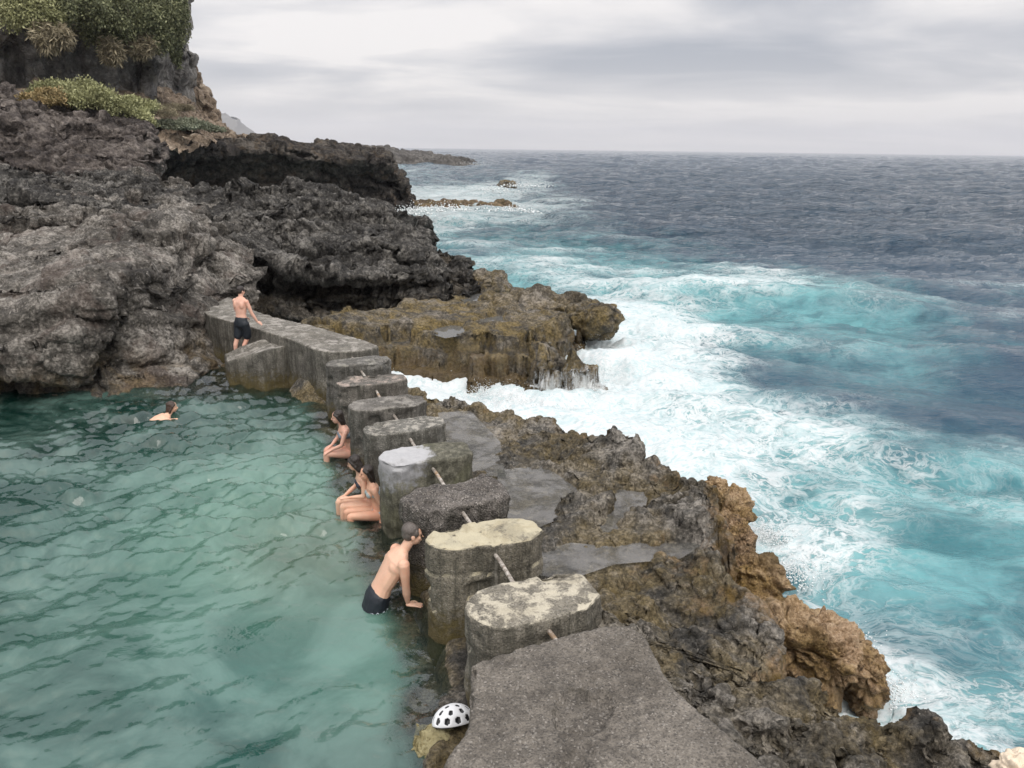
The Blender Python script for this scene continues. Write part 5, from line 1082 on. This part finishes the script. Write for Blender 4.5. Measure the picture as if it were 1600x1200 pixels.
# ------------------------------------------------------------------ plants
def leaf_mat(name, dark, light):
    a = M(name); n = a.noise(1.3, 4, .6); n2 = a.noise(9, 2, .6)
    rnd = a.geo.outputs['Random Per Island']
    c = a.mix(rnd, dark, light); c = a.mix(a.mr(n, .4, .6, 0, .5), c, tuple(x * .6 for x in dark))
    return a.done(a.prin(c, .6, spec=.3))
lf_green = leaf_mat('bush_leaves', (.075, .085, .042), (.25, .255, .135)); lf_pale = leaf_mat('pale_shrub_leaves', (.17, .175, .075), (.42, .42, .22)); lf_dry = leaf_mat('dry_grass_blades', (.15, .125, .08), (.38, .33, .22)); lf_rust = leaf_mat('rusty_leaves', (.15, .12, .05), (.40, .29, .14)); lf_succ = leaf_mat('succulent_leaves', (.12, .14, .09), (.32, .33, .24))
m_bark = plain('bark', (.09, .07, .05), .9, 6, .4)
def bush(name, c, size, nl, leaf, mat, label, cat, group, seed, upw=.3, trail=0., stems=6):
    wf = .3 if mat is lf_dry else 1.
    """stems from the foot, leaves gathered in clumps through the volume"""
    r = np.random.default_rng(seed); e_ = empty(name, tuple(c)); tag(e_, label, cat, group); S = np.array(size); V = []; Fc = []
    cl = r.normal(size=(46, 3)); cl /= np.linalg.norm(cl, axis=1, keepdims=True); cl *= r.uniform(.35, 1., (46, 1)) ** .5; cl[:, 2] = np.abs(cl[:, 2]) if trail == 0 else cl[:, 2]
    k = r.integers(0, 46, nl); p = cl[k] * S + r.normal(size=(nl, 3)) * S * .13; p[:, 2] -= trail * r.uniform(0, 1, nl) ** 2 * S[2]
    d = r.normal(size=(nl, 3)); d[:, 2] += upw * 2 if trail == 0 else -1.; d /= np.linalg.norm(d, axis=1, keepdims=True); u = np.cross(d, r.normal(size=(nl, 3))); u /= np.linalg.norm(u, axis=1, keepdims=True); s_ = leaf * r.uniform(.5, 1.3, (nl, 1))
    V = np.stack([p - u * s_ * .28 * wf, p + d * s_ * .5 - u * s_ * .3 * wf, p + d * s_ * 1.1, p + d * s_ * .5 + u * s_ * .3 * wf], 1).reshape(-1, 3); Fc = np.arange(nl * 4).reshape(-1, 4)
    o = mesh_obj('foliage', V, Fc, mat, e_, smooth=False)
    SV = []; SF = []
    for j in range(stems):
        tgt = cl[j * 5 % 46] * S * .9; b0 = len(SV)
        for i in range(5):
            f = i / 4; q = tgt * f ** .8 + np.array([0, 0, -S[2] * .15 * (1 - f)]); w_ = .03 * S.mean() * (1 - f * .7)
            for m_ in range(5): th = 2 * math.pi * m_ / 5; SV.append(q + w_ * np.array([math.cos(th), math.sin(th), 0]))
        for i in range(4):
            for m_ in range(5): a = b0 + i * 5 + m_; b = b0 + i * 5 + (m_ + 1) % 5; SF.append((a, b, b + 5, a + 5))
    mesh_obj('stem', SV, SF, m_bark, e_); return e_
CB = 'bushes hanging over the top of the high cliff'
for i, (px, py, d, sz, l, mt) in enumerate([(262, 16, 58.5, (1.1, 1.6, 1.9), 'dark bush spilling over the outer corner of the high cliff', lf_green), (240, 40, 57.5, (1.2, 1.3, 1.3), 'bush bulging from the cliff face left of the corner bush', lf_green), (200, 12, 56., (1.9, 1.6, 1.5), 'broad bush at the middle of the cliff top', lf_green), (158, 26, 54.6, (1.5, 1.3, 1.3), 'grey green bush beside the broad cliff top bush', lf_green),
        (108, 4, 52.5, (2.2, 1.5, 1.2), 'bush at the upper left of the cliff above dry grass', lf_green), (268, -6, 60, (1.0, 1.4, 1.5), 'topmost bush against the sky', lf_green), (274, 66, 60.5, (.35, .5, 1.2), 'thin trailing twigs under the corner bush', lf_green), (40, 8, 51, (2.3, 1.4, 1.1), 'thin bush at the far left of the cliff', lf_pale)]):
    bush('bush', P(px, py, d=d), sz, 9500, .17, mt, l, 'bush', CB, 300 + i, trail=.5)
for i, (px, py, d, sz, l) in enumerate([(82, 52, 50.5, (1., .6, .7), 'dry yellow grass hanging on the left of the cliff face'), (222, 66, 56.6, (.9, .6, .6), 'straw coloured dead tuft under the cliff bushes'), (172, 74, 54.5, (.6, .4, .6), 'thin pale trailing tuft in the middle of the cliff face')]):
    bush('dry_tuft', P(px, py, d=d), sz, 3400, .45, lf_dry, l, 'dry tuft', 'dry tufts hanging on the cliff', 330 + i, trail=.6)
for i, (px, py, d, sz, l, mt) in enumerate([(138, 168, 44.5, (1.4, 1.2, 1.3), 'largest bright green shrub under the cliff', lf_pale), (175, 180, 45.5, (1.5, 1.2, 1.), 'green shrub right of the largest one', lf_pale), (210, 194, 46.5, (1.1, 1., .8), 'low green shrub at the edge of the rock step', lf_pale), (75, 163, 44, (1.3, 1., .7), 'rusty yellow shrub at the left under the cliff', lf_rust),
        (110, 162, 46, (1.1, 1., .8), 'faded orange shrub between the rusty one and the green ones', lf_rust), (265, 200, 56, (1.6, 1.2, .45), 'pale grey green cushion plant on the scree', lf_succ), (300, 200, 60, (1.5, 1.2, .55), 'pale cushion plant at the foot of the brown crag', lf_succ), (325, 205, 64, (1.3, 1., .4), 'last pale cushion plant before the headland', lf_succ), (240, 180, 55, (1.6, 1.2, .6), 'dry bleached scrub on the scree above the cushion plants', lf_dry), (275, 172, 60, (1.3, 1., .4), 'straw coloured scrub against the cliff foot', lf_dry), (205, 172, 50, (1.8, 1.2, .7), 'soft pale green shrub above the low green one', lf_pale), (100, 150, 48, (1.8, 1.2, .8), 'pale grassy clump at the very foot of the cliff', lf_pale)]):
    bush('shrub', P(px, py, d=d), sz, 9000, .13, mt, l, 'shrub', 'shrubs on the slope under the cliff', 350 + i, upw=.5)

# ------------------------------------------------------------------ sea haze
def haze():
    V = [(x, y, z) for z in (-6, 190) for x, y in ((-8000, -300), (8000, -300), (8000, 6900), (-8000, 6900))]
    a = bpy.data.materials.new('haze_air'); a.use_nodes = True; t = a.node_tree; t.nodes.clear()
    v = t.nodes.new('ShaderNodeVolumePrincipled'); v.inputs['Color'].default_value = (.91, .93, 1., 1); v.inputs['Density'].default_value = 1.2e-4; v.inputs['Anisotropy'].default_value = .2
    o_ = t.nodes.new('ShaderNodeOutputMaterial'); t.links.new(v.outputs[0], o_.inputs['Volume'])
    tag(mesh_obj('haze', V, [(0, 3, 2, 1), (4, 5, 6, 7), (0, 1, 5, 4), (1, 2, 6, 5), (2, 3, 7, 6), (3, 0, 4, 7)], a, smooth=False), 'thin salty sea haze over the whole coast', kind='stuff')
haze()
